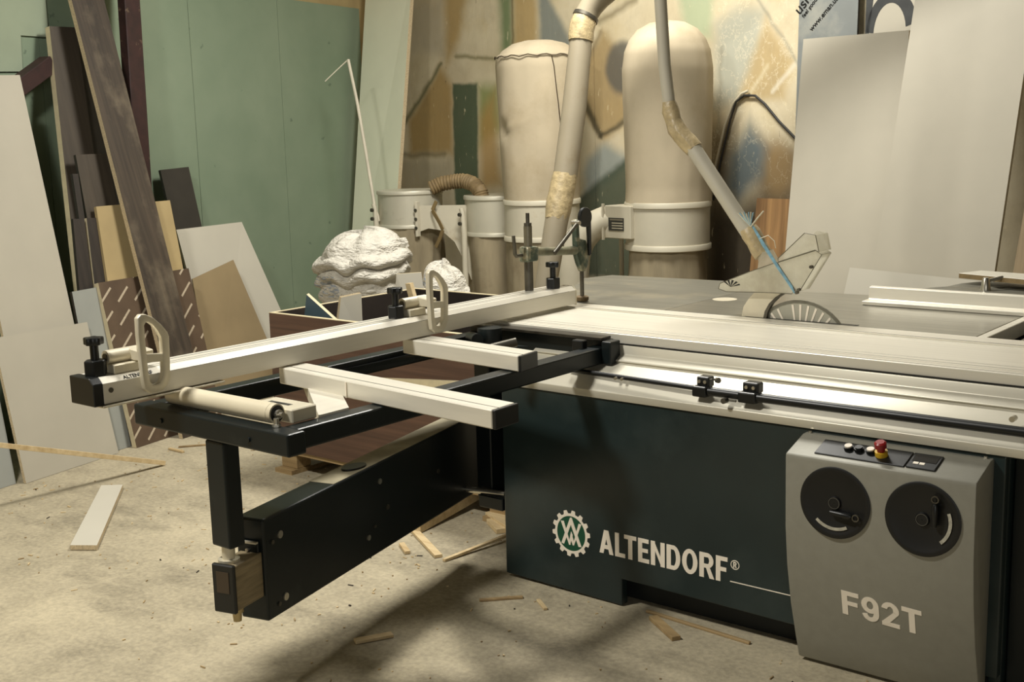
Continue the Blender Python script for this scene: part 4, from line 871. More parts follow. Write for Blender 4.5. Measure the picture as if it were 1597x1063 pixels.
# inlet box with maker's plate, spigot to the elbow
bx = [V((-4.055, 5.835, 0)), V((-3.86, 5.812, 0)), V((-3.80, 6.0, 0)), V((-4.0, 6.03, 0))]
ib = MB().prism([p + V((0, 0, 0.965)) for p in bx], (0, 0, 0.19)).build('inlet_box', M_duct, dcb, bevel=0.004)
fd = (bx[1] - bx[0]).normalized(); fnr = V((fd[1], -fd[0], 0))
def onbox(x0, x1, z0, z1, h): return MB().obox(bx[0] + fd * x0 + V((0, 0, z0)) - fnr * 0.001, fd * (x1 - x0), fnr * (h + 0.001), V((0, 0, z1 - z0)))
npl = onbox(0.032, 0.148, 1.012, 1.085, 0.003).build('name_plate', mat('plate_dark', (52, 52, 46), 0.45), ib)
for k, z in enumerate((1.070, 1.052, 1.037, 1.022)):
    onbox(0.058 if k else 0.045, 0.142, z, z + (0.006 if k else 0.009), 0.0042).build('plate_row', mat('plate_field', (188, 180, 156), 0.5) if k else mat('plate_heading', (120, 114, 96), 0.5), ib)
onbox(-0.012, 0.0, 0.955, 1.165, 0.012).build('box_flange', M_duct, ib)
# big elbow duct going down from the box
ed = [V((-4.02, 5.92, 1.06)), V((-4.10, 5.90, 1.055)), V((-4.18, 5.87, 1.02)), V((-4.235, 5.84, 0.95)), V((-4.26, 5.82, 0.86)), V((-4.27, 5.81, 0.70)), V((-4.27, 5.81, 0.30))]
MB().tube(ed, [0.085, 0.09, 0.092, 0.092, 0.092, 0.09, 0.09], 24).build('elbow_duct', M_duct, dcb, smooth=True)
MB().box(-4.5, -4.0, 5.75, 6.35, 0.0, 0.14).box(-4.42, -4.12, 5.7, 6.1, 0.14, 0.42).build('base_frame', M_cab_in, dcb, bevel=0.006)
for x, y in ((-4.05, 6.0), (-4.52, 6.1)):
    MB().cyl((x, y, 0.0), (x, y, 0.95), 0.014, 10).build('leg', M_duct, dcb)

dcl = thing('dust_collector', (-5.95, 6.6, 0), 'bagless gray ring dust collector in the corner with drooping strap', 'dust collector')
cd, cm = (-5.92, 6.15), (-5.31, 6.39)
ring_drum(dcl, cd, 0.227, 0.951, 1.209, M_graymetal, 0.028)
cloth_bag(dcl, cd, [(0.18, 0.03), (0.205, 0.12), (0.205, 0.5), (0.22, 0.85), (0.217, 0.953)], 2.2, M_lowbag, 'waste_bag', 0.03)
ring_drum(dcl, cm, 0.24, 0.897, 1.171, M_graymetal, 0.03)
cloth_bag(dcl, cm, [(0.20, 0.03), (0.225, 0.12), (0.225, 0.5), (0.235, 0.80), (0.23, 0.90)], 6.2, M_lowbag, 'waste_bag', 0.025)
# connecting throat plate with an arched lower edge
tpl = MB(); q0, q1 = V((-5.73, 6.02, 0)), V((-5.42, 6.20, 0))
def tq(t, z): return q0.lerp(q1, t) + V((0, 0, z))
tpl.prism([tq(0, 1.11), tq(1, 1.11), tq(1, 0.60), tq(0.86, 0.74), tq(0.7, 0.86), tq(0.45, 0.94), tq(0.2, 0.955), tq(0, 0.93)], (0, 0.012, 0)).build('throat_plate', M_duct, dcl)
MB().obox(tq(0, 0.90), q1.lerp(q0, 0.95) - q0 + V((0.0, 0, 0)), V((0, -0.03, 0)), V((0, 0, 0.24))).build('throat_flange', M_duct, dcl, bevel=0.003)
for z in (0.96, 1.02, 1.08): MB().cyl(tq(0.02, z) - V((0, 0.035, 0)), tq(0.02, z) - V((0, 0.028, 0)), 0.012, 8).build('flange_bolt', M_dsteel, dcl)
stp = [V((-5.59, 6.06, 1.14)), V((-5.62, 6.05, 1.08)), V((-5.56, 6.05, 1.00)), V((-5.53, 6.05, 0.95)), V((-5.56, 6.05, 0.89)), V((-5.60, 6.05, 0.83))]
sm = MB()
for a, b in zip(stp, stp[1:]): sm.bar(a, b, 0.03, 0.006, up=(0.2, 1, 0))
sm.build('strap', mat('tan_strap', (128, 108, 70), 0.8), dcl)
def leg_pole(x, y, z1):
    lg = MB().tube([(x, y, 0.0), (x, y, z1 - 0.17), (x - 0.01, y, z1 - 0.03), (x - 0.02, y, z1)], [0.02, 0.02, 0.016, 0.016], 12).build('leg', M_duct, dcl, smooth=True)
    for dz in (0.04, 0.10): MB().cyl((x - 0.012, y - 0.02, z1 - dz), (x - 0.012, y - 0.035, z1 - dz), 0.013, 8).build('leg_bolt', M_dsteel, lg)
leg_pole(-6.05, 5.94, 1.12)
leg_pole(-5.41, 6.13, 1.09)
hose = [V((-5.710, 6.138, 1.219)), V((-5.654, 6.185, 1.251)), V((-5.580, 6.231, 1.265)), V((-5.506, 6.259, 1.268)), V((-5.431, 6.268, 1.247)), V((-5.375, 6.268, 1.200)), V((-5.352, 6.268, 1.135))]
hp = []; hr = []
for a, b in zip(hose, hose[1:]):
    for i in range(8): hp.append(a.lerp(b, i / 8)); hr.append(0.053 if i % 2 else 0.046)
MB().tube(hp, hr, 20).build('ribbed_hose', M_hose, dcl, smooth=True)
# big pipe in front of the left filter bag
bp = thing('extraction_pipe', (-3.93, 5.3, 0.0), 'wide beige extraction pipe running down in front of the left filter bag', 'pipe')
run = [V((-3.912, 5.44, 2.12)), V((-3.911, 5.36, 1.72)), V((-3.918, 5.28, 1.37)), V((-3.93, 5.20, 1.10)), V((-3.94, 5.12, 0.80)), V((-3.95, 5.06, 0.5)), V((-3.95, 5.05, 0.06))]
MB().tube(run, [0.060, 0.066, 0.066, 0.063, 0.06, 0.06, 0.06], 24).build('straight_pipe', M_pipe, bp, smooth=True)
MB().tube([V((-3.912, 5.43, 2.10)), V((-3.905, 5.462, 2.19)), V((-3.88, 5.49, 2.245)), V((-3.83, 5.50, 2.29)), V((-3.66, 5.53, 2.40)), V((-3.0, 5.60, 2.62)), V((-1.0, 5.62, 2.75))], 0.064, 24).build('upper_bend', M_pipe, bp, smooth=True)
MB().tube([V((-3.912, 5.425, 2.06)), V((-3.912, 5.432, 2.09)), V((-3.911, 5.438, 2.12)), V((-3.909, 5.448, 2.15)), V((-3.905, 5.46, 2.18))], [0.066, 0.069, 0.067, 0.070, 0.066], 24, wob=0.04).build('tape_collar', M_tape, bp, smooth=True)
MB().tube([V((-3.905, 5.46, 2.178)), V((-3.901, 5.468, 2.194))], 0.072, 24).build('hose_clamp', M_dsteel, bp, smooth=True)
MB().tube([V((-3.919, 5.275, 1.36)), V((-3.921, 5.264, 1.32)), V((-3.924, 5.25, 1.27)), V((-3.927, 5.235, 1.22)), V((-3.929, 5.22, 1.17)), V((-3.931, 5.205, 1.12))], [0.066, 0.070, 0.068, 0.071, 0.068, 0.064], 24, wob=0.04).build('tape_wrap', M_tape, bp, smooth=True)
# thin rod with a bent wire tip leaning by the corner collector
rd = thing('thin_rod', (-6.05, 5.96, 0.95), 'thin white rod with bent wire tip standing up from the corner drum', 'rod')
MB().tube([(-6.043, 5.959, 1.002), (-6.049, 5.950, 1.048), (-6.072, 5.950, 1.103), (-6.146, 5.964, 1.462), (-6.228, 5.978, 1.830), (-6.307, 5.989, 2.112)], 0.011, 8).build('rod', M_wire, rd, smooth=True)
MB().tube([(-6.307, 5.989, 2.112), (-6.366, 5.932, 2.042), (-6.418, 5.865, 1.967)], 0.004, 6).build('wire_tip', M_wire, rd)

# cable loop on the wall behind
def wall_pt(s, z, off=0.02): return cor + tb * s + nb * off + V((0, 0, z))
cbl = MB().tube([wall_pt(3.34, 1.15), wall_pt(3.40, 1.40), wall_pt(3.47, 1.63), wall_pt(3.51, 1.73), wall_pt(3.57, 1.765), wall_pt(3.65, 1.76), wall_pt(3.72, 1.71), wall_pt(3.82, 1.61), wall_pt(3.95, 1.50)], 0.0075, 8).build('wall_cable', M_bcable, smooth=True)
tag(cbl, 'dark cable arching over the painted wall right of the filter bags', 'cable')
cb2 = MB().tube([wall_pt(3.30, 1.05), wall_pt(3.355, 1.35), wall_pt(3.43, 1.60), wall_pt(3.49, 1.72), wall_pt(3.55, 1.775), wall_pt(3.60, 1.79)], 0.008, 8).build('wall_cable', M_cable, smooth=True)
tag(cb2, 'pale wire running up the painted wall beside the dark cable arch', 'cable')

# ------------------------------------------------------------------ boards
def board(name, BL, BR, TR, TL, th, mface, medge, label, cat='board', group=None, grain=None):
    BL, BR, TR, TL = V(BL), V(BR), V(TR), V(TL)
    x = (BR - BL).normalized(); zr = (TL - BL); z = (zr - x * zr.dot(x)).normalized(); y = x.cross(z)
    camdir = BL - V((0, 0, 1.6))
    if y.dot(camdir) < 0: y = -y
    M = Matrix(((x[0], y[0], z[0]), (x[1], y[1], z[1]), (x[2], y[2], z[2])))
    mb = MB(); mb.prism([BL, BR, TR, TL], y * th, 0, 1)
    for v in mb.v: v.z = max(v.z, 0.0015)
    me = bpy.data.meshes.new(name); Mi = M.inverted()
    me.from_pydata([Mi @ (p - BL) for p in mb.v], [], mb.f)
    me.materials.append(mface); me.materials.append(medge)
    for p, i in zip(me.polygons, mb.mi): p.material_index = i
    bm = bmesh.new(); bm.from_mesh(me); bmesh.ops.recalc_face_normals(bm, faces=bm.faces); bm.to_mesh(me); bm.free()
    o = bpy.data.objects.new(name, me); C.objects.link(o)
    o.matrix_world = Matrix.Translation(BL) @ M.to_4x4()
    tag(o, label, cat, group); return o
LB = 'boards leaning on the left wall'; RB = 'boards leaning on the back wall'
B = board
B('laminate_board', (-5.345, 2.844, 0), (-5.466, 3.426, 0), (-5.607, 3.396, 0.683), (-5.493, 2.833, 0.693), 0.018, M_white2, M_chip, 'low off-white board standing frontmost at the far left', group=LB)
B('laminate_board', (-5.405, 2.905, 0), (-5.497, 3.353, 0), (-5.941, 3.341, 1.943), (-5.856, 2.943, 1.928), 0.018, M_white2, M_chip, 'tall off-white board leaning behind the low one at far left', group=LB)
B('laminate_board', (-5.28, 2.30, 0), (-5.385, 2.815, 0), (-5.70, 2.82, 1.60), (-5.60, 2.30, 1.60), 0.018, M_grayboard, M_chip, 'bluish gray board peeking out at the extreme left edge', group=LB)
B('laminate_board', (-5.495, 3.355, 0), (-5.533, 3.545, 0), (-5.705, 3.530, 0.842), (-5.671, 3.364, 0.840), 0.018, M_grayboard, M_darkbrown, 'narrow bluish gray board beside the printed brown panel', group=LB)
B('printed_panel', (-5.473, 3.539, 0), (-5.609, 4.203, 0), (-5.829, 4.202, 0.867), (-5.691, 3.53, 0.866), 0.032, M_pattern, M_paleedge, 'brown panel printed with pale slanted dashes and white edge', 'panel', LB)
B('wood_plank', (-5.43, 3.80, 0), (-5.476, 4.03, 0), (-6.335, 4.02, 2.9), (-6.285, 3.781, 2.9), 0.028, M_plank, M_chip, 'long dark walnut plank leaning steeply across the left stack', 'plank', LB)
B('mdf_board', (-5.549, 3.565, 0), (-5.676, 4.181, 0), (-5.964, 4.205, 1.253), (-5.852, 3.657, 1.254), 0.018, M_mdf, M_mdf, 'tan fibreboard behind the long walnut plank', group=LB)
B('laminate_board', (-5.661, 3.413, 0), (-5.715, 3.69, 0), (-6.235, 3.864, 2.225), (-6.197, 3.682, 2.220), 0.035, M_brownlam, M_paleedge, 'tall gray-brown board with pale front edge left of the walnut plank', group=LB)
B('laminate_board', (-5.764, 3.614, 0), (-5.825, 3.914, 0), (-6.345, 4.105, 2.245), (-6.302, 3.904, 2.232), 0.035, M_darkbrown, M_darkbrown, 'tall near-black board partly hidden by the walnut plank', group=LB)
B('laminate_board', (-5.602, 3.573, 0), (-5.657, 3.84, 0), (-5.998, 3.839, 1.532), (-5.953, 3.624, 1.531), 0.018, M_brownlam, M_darkbrown, 'mid-height gray-brown board in the left stack', group=LB)
B('laminate_board', (-5.575, 3.464, 0), (-5.583, 3.504, 0), (-5.914, 3.605, 1.431), (-5.906, 3.567, 1.432), 0.018, M_darkwood, M_darkbrown, 'very narrow dark strip between the brown boards of the left stack', 'strip', LB)
B('wenge_board', (-5.519, 3.318, 0), (-5.547, 3.448, 0), (-5.830, 3.567, 1.195), (-5.816, 3.493, 1.202), 0.018, M_darkwood, M_darkbrown, 'short dark wenge board, left one of the pair', group=LB)
B('wenge_board', (-5.551, 3.455, 0), (-5.580, 3.589, 0), (-5.861, 3.70, 1.192), (-5.839, 3.586, 1.198), 0.018, M_darkwood, M_paleedge, 'short dark wenge board, right one of the pair', group=LB)
B('laminate_board', (-5.99, 4.43, 0), (-6.03, 4.66, 0), (-6.42, 4.683, 1.426), (-6.375, 4.442, 1.416), 0.018, M_darkbrown, M_darkbrown, 'dark brown board leaning on the green wall above the tan one', group=LB)
B('laminate_board', (-5.96, 4.47, 0), (-6.089, 5.302, 0), (-6.291, 4.968, 1.063), (-6.171, 4.381, 1.063), 0.018, M_white, M_paleedge, 'wide slanting white board leaning on the green wall', group=LB)
B('hardboard_sheet', (-5.80, 4.30, 0), (-5.918, 4.962, 0), (-6.085, 4.722, 0.852), (-5.988, 4.338, 0.78), 0.008, M_kraft, M_kraft, 'brown hardboard sheet in front of the slanting white board', group=LB)
B('pale_green_board', (-6.72, 6.21, 0), (-6.185, 6.11, 0), (-6.275, 6.64, 2.776), (-6.80, 6.69, 2.776), 0.03, M_palegreen, M_chip, 'tall pale green board leaning in the corner behind the drum', group=RB)
B('white_board', (-2.976, 5.833, 0), (-2.289, 5.712, 0), (-2.356, 6.051, 2.037), (-2.975, 6.161, 2.039), 0.018, M_white2, M_paleedge, 'white board with square top edge behind the blade guard', group=RB)
B('white_board', (-2.409, 5.53, 0), (-1.791, 5.421, 0), (-1.635, 5.844, 2.8), (-2.208, 5.945, 2.8), 0.018, M_white2, M_paleedge, 'tallest white board rising out of view on the right', group=RB)
B('white_board', (-2.547, 5.402, 0), (-1.60, 5.235, 0), (-1.45, 5.355, 0.885), (-2.409, 5.524, 0.907), 0.018, M_white, M_paleedge, 'low white board whose top shows just above the rip fence', group=RB)
B('oak_board', (-3.29, 6.02, 0), (-3.02, 5.972, 0), (-2.98, 6.112, 1.19), (-3.235, 6.148, 1.19), 0.03, M_oak, M_darkwood, 'short striped oak board standing left of the white boards', group=RB)
B('oak_board', (-1.735, 5.42, 0.0), (-0.9, 5.27, 0.0), (-0.72, 5.66, 2.3), (-1.555, 5.80, 2.3), 0.03, M_ashwood, M_darkwood, 'gray-striped oak board at the extreme right edge', group=RB)
B('poster_board', (-3.10, 6.28, 0.0), (-2.735, 6.215, 0.0), (-2.72, 6.30, 2.9), (-3.09, 6.365, 2.9), 0.015, M_poster, M_darkbrown, 'gray printed sheet with slanted black lettering above the white board', 'poster', RB)
ps = bpy.data.objects['poster_board']
def on_poster(body, s, z, size, ang, off, nm):
    # poster frame: local x along, z up, face at local y=0 towards the room (-y)
    mw = Matrix.Translation((s, -0.001, z)) @ Matrix.Rotation(pi / 2, 4, 'X') @ Matrix.Rotation(radians(ang), 4, 'Z')
    o = text_mesh(nm, body, size, M_plastic, None, mw, 0.0005, off)
    o.parent = ps; return o
on_poster('www.eman.us', 0.085, 2.088, 0.040, 44, 0.0008, 'web_lettering')
on_poster('ushi', 0.0, 2.18, 0.085, 47, 0.001, 'large_lettering')
on_poster('feel good', 0.03, 2.163, 0.033, 47, 0.0006, 'small_lettering')
# painted black arch on a white sheet behind the white board
B('painted_sheet', (-2.70, 6.235, 0.0), (-2.30, 6.165, 0.0), (-2.27, 6.25, 2.9), (-2.67, 6.32, 2.9), 0.012, M_white2, M_darkbrown, 'white sheet bearing a thick dark arch behind the white boards', 'poster', RB)
pq = bpy.data.objects['painted_sheet']
arch = MB(); n = 16; o, i = [], []
for k in range(n + 1):
    t = k / n; a = radians(178 - 168 * t)
    o.append(V((0.155 + 0.15 * cos(a), -0.0012, 2.055 + 0.205 * sin(a)))); i.append(V((0.145 + 0.095 * cos(a), -0.0012, 2.045 + 0.155 * sin(a))))
for k in range(n): arch.prism([o[k], o[k + 1], i[k + 1], i[k]], (0, 0.0015, 0))
arch.prism([(0.0, -0.0012, 2.03), (0.022, -0.0012, 2.03), (0.05, -0.0012, 2.30), (0.0, -0.0012, 2.30)], (0, 0.0015, 0))
ar = arch.build('painted_arch', mat('arch_black', (50, 52, 52), 0.5, var=0.3, scale=12)); ar.parent = pq
# thin board lying over the rip fence housing
tag(MB().prism([(-1.606, 4.70, 0.991), (-0.95, 4.50, 0.991), (-0.90, 4.70, 0.991), (-1.56, 4.82, 0.991)], (0, 0, 0.020), 0, 1).build('thin_board', [M_white, mat('brown_board_edge', (132, 112, 76), 0.8, var=0.15, scale=30)], bevel=0.001), 'thin pine-edged board lying over the rip fence housing', 'board')
# red steel rack behind the left stack
tag(MB().bar((-5.955, 3.99, 0), (-6.250, 4.235, 2.9), 0.06, 0.125, up=(-0.25, 1, 0)).build('steel_post', M_redsteel, bevel=0.004), 'dark red steel post leaning behind the walnut plank', 'post')
tag(MB().bar((-6.05, 3.12, 1.72), (-6.20, 3.66, 2.02), 0.08, 0.09).build('steel_strut', M_redsteel, wl if False else None, bevel=0.004), 'chipped red diagonal strut above the tall off-white board', 'strut')

# ------------------------------------------------------------------ offcut bin
bn = thing('offcut_bin', (-3.8, 4.2, 0.0), 'walnut-faced offcut bin on pallet blocks behind the outrigger frame', 'bin')
bx0, bx1, by0, by1, bz0, bz1, bt = -4.50, -3.03, 3.68, 4.685, 0.115, 0.778, 0.02
MB().box(bx0, bx1, by0, by0 + bt, bz0, bz1 - 0.003).build('front_board', M_binwood, bn)
MB().box(bx0, bx0 + bt, by0 + bt, by1, bz0, bz1 - 0.003).build('side_board', M_bindark, bn)
MB().box(bx1 - bt, bx1, by0 + bt, by1, bz0, bz1 - 0.003).build('side_board', M_bindark, bn)
MB().box(bx0 + bt, bx1 - bt, by1 - bt, by1, bz0, bz1 - 0.003).build('back_board', M_bindark, bn)
MB().box(bx0 + bt, bx1 - bt, by0 + bt, by1 - bt, bz0, bz0 + 0.02).build('bottom_board', M_bindark, bn)
rimm = MB()
rimm.box(bx0, bx1, by0, by0 + bt, bz1 - 0.003, bz1); rimm.box(bx0, bx0 + bt, by0 + bt, by1, bz1 - 0.003, bz1); rimm.box(bx1 - bt, bx1, by0 + bt, by1, bz1 - 0.003, bz1); rimm.box(bx0 + bt, bx1 - bt, by1 - bt, by1, bz1 - 0.003, bz1)
rimm.build('raw_rim', M_paleedge, bn)
MB().prism([(-3.865, by0 - 0.02, 0.535), (-3.05, by0 - 0.02, 0.600), (-3.05, by0 - 0.02, 0.540), (-3.865, by0 - 0.02, 0.470)], (0, 0.0195, 0)).build('pale_batten', M_paleedge, bn)
for x in (-4.44, -3.70, -3.12):
    for y in (3.70, 4.55): MB().box(x - 0.055, x + 0.055, y, y + 0.09, 0.022, 0.093).build('pallet_block', M_dirtypine, bn, bevel=0.002)
for x in (-4.44, -3.70, -3.12): MB().box(x - 0.06, x + 0.06, 3.66, 4.68, 0.0, 0.021).build('pallet_runner', M_dirtypine, bn)
for y in (3.69, 4.1, 4.57): MB().box(-4.49, -3.05, y, y + 0.1, 0.094, 0.1145).build('pallet_slat', M_dirtypine, bn)
GO = 'offcuts in the bin'
tag(MB().prism([(-4.432, 3.86, 0.846), (-4.50 + 0.035, 3.86, 0.70), (-4.20, 3.875, 0.70)], (-0.004, 0.018, 0.004), 0, 1).build('offcut', [M_bluegray, M_paleedge]), 'blue-gray triangular offcut poking out of the bin', 'offcut', GO)
tag(MB().prism([(-4.395, 4.0, 0.60), (-4.407, 4.06, 0.808), (-4.262, 4.06, 0.838), (-4.20, 4.0, 0.62)], (-0.020, 0.006, 0.004), 0, 1).build('offcut', [M_white, M_chip]), 'cream rectangular offcut with raw edge standing in the bin', 'offcut', GO)
tag(MB().prism([(-4.15, 4.3, 0.70), (-4.197, 4.3, 0.862), (-4.165, 4.3, 0.866), (-4.112, 4.3, 0.70)], (0.004, 0.02, 0.002)).build('offcut', M_pine), 'narrow pale batten offcut beside the middle flip stop', 'offcut', GO)
tag(MB().prism([(-4.78, 4.72, 0.12), (-4.715, 4.765, 0.832), (-4.605, 4.85, 0.838), (-4.53, 4.86, 0.12)], (-0.012, 0.012, 0.0), 0, 1).build('panel_offcut', [M_white, M_paleedge]), 'upright white panel offcut standing just behind the bin', 'offcut', None)
# ------------------------------------------------------------------ sacks
def sack_mat():
    N = NT('crumpled_sack_cloth'); v = N.mapped((1, 1, 1))
    base = N.ramp(N.noise(v, 14, 4), [(0.3, lin((196, 191, 178))), (0.7, lin((218, 213, 200)))])
    sep = N.n('ShaderNodeSeparateXYZ'); N.l(v, sep.inputs[0]); x, y, z = sep.outputs
    inz = N.math('MULTIPLY', N.math('GREATER_THAN', z, 0.66), N.math('LESS_THAN', z, 0.79))
    inx = N.math('MULTIPLY', N.math('GREATER_THAN', x, -0.26), N.math('LESS_THAN', x, 0.02))
    st = N.noise(N.mapped((22, 22, 70)), 1.0, 3)
    m = N.math('MULTIPLY', N.math('MULTIPLY', inz, inx), N.math('GREATER_THAN', st, 0.54))
    N.l(N.mix(N.math('MULTIPLY', m, 0.6), base, lin((120, 142, 168))), N.b.inputs['Base Color'])
    N.b.inputs['Roughness'].default_value = 0.65
    f = N.noise(N.mapped((5, 5, 13)), 1.0, 5, 0.6); g = N.noise(N.mapped((13, 13, 26)), 1.0, 3, 0.5)
    rd = N.math('ABSOLUTE', N.math('SUBTRACT', f, 0.5)); rg_ = N.math('ABSOLUTE', N.math('SUBTRACT', g, 0.5))
    N.bump(N.math('ADD', N.math('MULTIPLY', rd, 2.0), N.math('MULTIPLY', rg_, 0.7)), 0.9, 0.035)
    return N.m
M_sackc = sack_mat()
def sack(name, c, rx, ry, top, seed, label, layers):
    prof = []
    # layered bulges with sharp creases between them: (z, radius factor)
    for (za, zb, bul, crease) in layers:
        for k in range(9):
            t = k / 9; prof.append((za + (zb - za) * t, crease + (bul - crease) * sin(pi * t) ** 0.55))
    zt = layers[-1][1]
    for k in range(8):
        t = k / 7; prof.append((zt + (top - zt) * sin(t * pi / 2), max(0.01, layers[-1][3] * cos(t * pi / 2) ** 0.7)))
    def fn(r, z, a):
        q = V((cos(a), sin(a), 0))
        n1 = noise.noise(V((q.x * 1.1, q.y * 1.1, z * 2.5 + seed))); n2 = noise.noise(V((q.x * 2.6, q.y * 2.6, z * 7 + seed)))
        n3 = abs(noise.noise(V((q.x * 4.5, q.y * 4.5, z * 16 + seed))))
        rr = r * (1 + 0.16 * n1 + 0.10 * n2 - 0.09 * n3)
        zz = z + (0.075 * noise.noise(V((q.x * 1.3 + seed, q.y * 1.3, 0.5))) + 0.03 * noise.noise(V((q.x * 3, q.y * 3 + seed, z * 3)))) * min(1, z / 0.3)
        e = rx * abs(cos(a)) + ry * abs(sin(a))
        return rr * math.hypot(rx * cos(a), ry * sin(a)), max(0.002, zz)
    o = MB().lathe([(r, z) for z, r in prof], (c[0], c[1], 0), 72, fn=fn).build(name, M_sackc, loc=(c[0], c[1], 0), smooth=False)
    for p in o.data.polygons: p.use_smooth = True
    tag(o, label, 'sack'); return o
LAY = [(0.0, 0.22, 1.0, 0.86), (0.22, 0.44, 1.05, 0.9), (0.44, 0.62, 0.98, 0.84), (0.62, 0.735, 0.92, 0.80), (0.735, 0.81, 1.02, 0.88), (0.81, 0.895, 1.06, 0.86)]
sk = sack('woven_sack', (-5.235, 5.03), 0.30, 0.27, 1.03, 4.2, 'big crumpled white woven sack by the green wall', LAY)
MB().obox((-5.22, 5.02, 0.985), (0.22, 0.10, -0.050), (-0.015, 0.03, 0), (0, 0, 0.012)).build('protruding_slat', M_pine, sk)
# gathered neck of the sack
nk = MB(); base = V((-5.045, 5.09, 0.83)); prof = [(0.075, 0.0), (0.06, 0.03), (0.045, 0.06), (0.05, 0.09), (0.07, 0.125), (0.06, 0.15), (0.02, 0.145)]
nk.lathe(prof, base, 40, fn=lambda r, z, a: (r * (1 + 0.30 * sin(5 * a + 9 * z) + 0.18 * sin(11 * a)), z + 0.018 * sin(3 * a + 1) * (z / 0.15)))
nk.build('gathered_neck', M_sackc, sk, smooth=True)
sack('woven_sack', (-4.73, 5.16), 0.17, 0.16, 0.85, 9.3, 'smaller white sack of scraps between bin and corner dust collector', [(0.0, 0.3, 1.0, 0.85), (0.3, 0.55, 1.05, 0.85), (0.55, 0.72, 0.95, 0.8)])
# ------------------------------------------------------------------ loose wood on the floor
GF = 'wood scraps on the floor'
def strip(a, b, wd, ht, m, label, name='wood_strip', lift=(0, 0), cat='scrap', ms=None):
    a = V((a[0], a[1], ht / 2 + 0.001 + lift[0])); b = V((b[0], b[1], ht / 2 + 0.001 + lift[1]))
    o = MB().bar(a, b, wd, ht).build(name, m, bevel=0.0008); return tag(o, label, cat, GF)
o = MB().prism([(-4.296, 2.443, 0.022), (-4.205, 2.505, 0.022), (-4.870, 3.060, 0.022), (-4.945, 2.995, 0.022)], (0, 0, -0.02), 0, 1).build('laminate_offcut', [M_white, M_chip])
tag(o, 'white laminate offcut lying alone on the left floor', 'offcut', GF)
strip((-5.06, 3.42), (-4.93, 2.25), 0.022, 0.022, M_pine, 'long thin batten propped up at far left with one end on floor', 'batten', lift=(0.0, 0.40))
strip((-3.39, 3.435), (-3.03, 3.225), 0.030, 0.012, M_pine, 'slim flat pine strip on the floor below the swing arm')
strip((-3.245, 3.245), (-3.155, 3.185), 0.022, 0.012, M_pine, 'short pine stub beside the slim pine strip')
strip((-3.31, 3.39), (-3.36, 3.87), 0.055, 0.040, M_pine, 'thick wedge-cut batten lying on the scrap pile', lift=(0, 0.03))
strip((-3.48, 3.80), (-3.36, 3.95), 0.04, 0.03, M_dirtypine, 'dark-sided batten piece at the back of the scrap pile', lift=(0.01, 0.04))
strip((-2.985, 3.205), (-2.93, 3.60), 0.016, 0.010, M_pine, 'thin sliver pointing at the cabinet corner', lift=(0, 0.02))
strip((-3.13, 3.66), (-3.01, 3.58), 0.045, 0.02, M_pine, 'small tapered block in front of the scrap pile')
strip((-3.17, 3.72), (-2.93, 3.60), 0.075, 0.03, M_pine, 'broad pale block at the cabinet side of the scrap pile')
strip((-3.33, 3.93), (-3.05, 3.86), 0.085, 0.035, M_pine, 'broad pale block deeper in the scrap pile')
strip((-3.22, 3.82), (-2.96, 3.70), 0.06, 0.02, M_dirtypine, 'splintered board end lying on the scrap pile', lift=(0.03, 0.02))
strip((-3.52, 3.66), (-3.35, 3.70), 0.05, 0.012, M_dirtypine, 'flat gray offcut under the tip of the swing arm box')
strip((-3.44, 3.99), (-3.24, 4.04), 0.11, 0.10, M_dirtypine, 'square pallet chock standing behind the scrap pile')
strip((-2.62, 2.985), (-2.515, 3.095), 0.014, 0.008, M_dirtypine, 'brown sliver on the floor left of the cabinet foot')
strip((-2.455, 3.105), (-2.385, 3.055), 0.014, 0.008, M_pine, 'little pale stick by the cabinet foot below the emblem')
strip((-2.05, 3.20), (-1.90, 3.10), 0.03, 0.014, M_dirtypine, 'split stick poking from under the cabinet notch')
strip((-2.10, 3.24), (-1.70, 3.21), 0.012, 0.008, M_dirtypine, 'thin lath lying along the cabinet bottom edge')
strip((-5.29, 3.67), (-5.05, 3.98), 0.012, 0.008, M_dirtypine, 'thin twig-like lath in front of the printed panel')
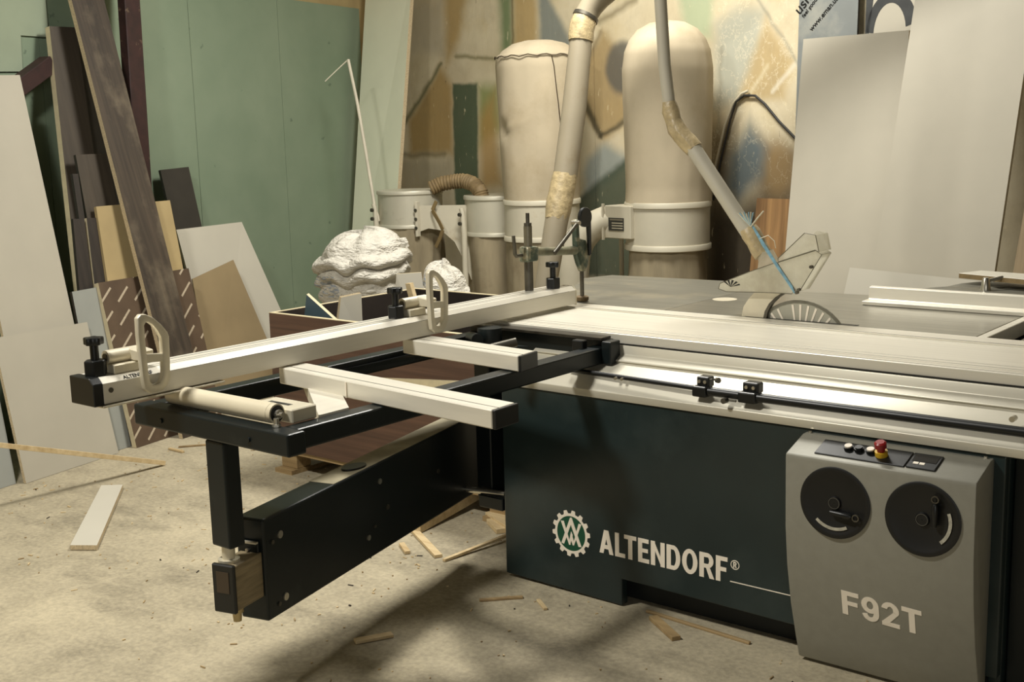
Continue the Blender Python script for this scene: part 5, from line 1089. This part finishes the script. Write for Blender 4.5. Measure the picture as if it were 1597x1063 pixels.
strip((-5.30, 3.62), (-5.18, 3.62), 0.016, 0.010, M_pine, 'short bent splinter below the printed panel')
strip((-4.06, 3.18), (-3.98, 3.40), 0.012, 0.008, M_dirtypine, 'reddish splinter behind the hanging post')
strip((-3.92, 3.46), (-3.83, 3.57), 0.06, 0.03, M_pine, 'small pale block near the bin runner')
strip((-2.72, 2.49), (-2.66, 2.60), 0.03, 0.01, M_pine, 'small pale chip beneath the swing arm end')
strip((-2.52, 2.17), (-2.47, 2.22), 0.008, 0.006, M_darkwood, 'dark splinter on the bare floor in front of the arm')
ch = MB()
for k in range(360):
    if k < 260: x, y = random.uniform(-5.3, -2.9), random.uniform(2.2, 4.0)
    else: x, y = random.uniform(-3.4, -0.9), random.uniform(2.0, 3.2)
    a = random.uniform(0, pi); l = random.choice((0.005, 0.007, 0.010, 0.022)); wd = random.uniform(0.002, 0.005)
    u = V((cos(a) * l, sin(a) * l, 0)); v = V((-sin(a) * wd, cos(a) * wd, 0))
    ch.obox(V((x, y, 0.0005)), u, v, V((0, 0, random.uniform(0.002, 0.005))), 0 if random.random() < 0.6 else (1 if random.random() < 0.8 else 2))
tag(ch.build('wood_chips', [M_pine, M_dirtypine, M_darkwood]), 'scattered wood chips and splinters over the dusty floor', 'wood chips', kind='stuff')

# ------------------------------------------------------------------ cables right of the saw
tag(MB().tube([(-0.80, 3.55, 0.70), (-0.93, 3.62, 0.42), (-1.0, 3.66, 0.24), (-1.0, 3.66, 0.14), (-0.86, 3.55, 0.05), (-0.84, 3.42, 0.012), (-0.90, 3.30, 0.012)], 0.010, 10).build('power_cable', M_cable, smooth=True), 'pale cable dropping down beside the right cabinet end', 'cable')
tag(MB().tube([(-0.93, 3.78, 0.45), (-0.86, 3.74, 0.33), (-0.83, 3.72, 0.25), (-0.88, 3.74, 0.16), (-0.92, 3.76, 0.10)], 0.006, 8).build('power_cable', M_bcable, smooth=True), 'thin dark cable looping beside the right cabinet end', 'cable')
bpy.context.view_layer.update()
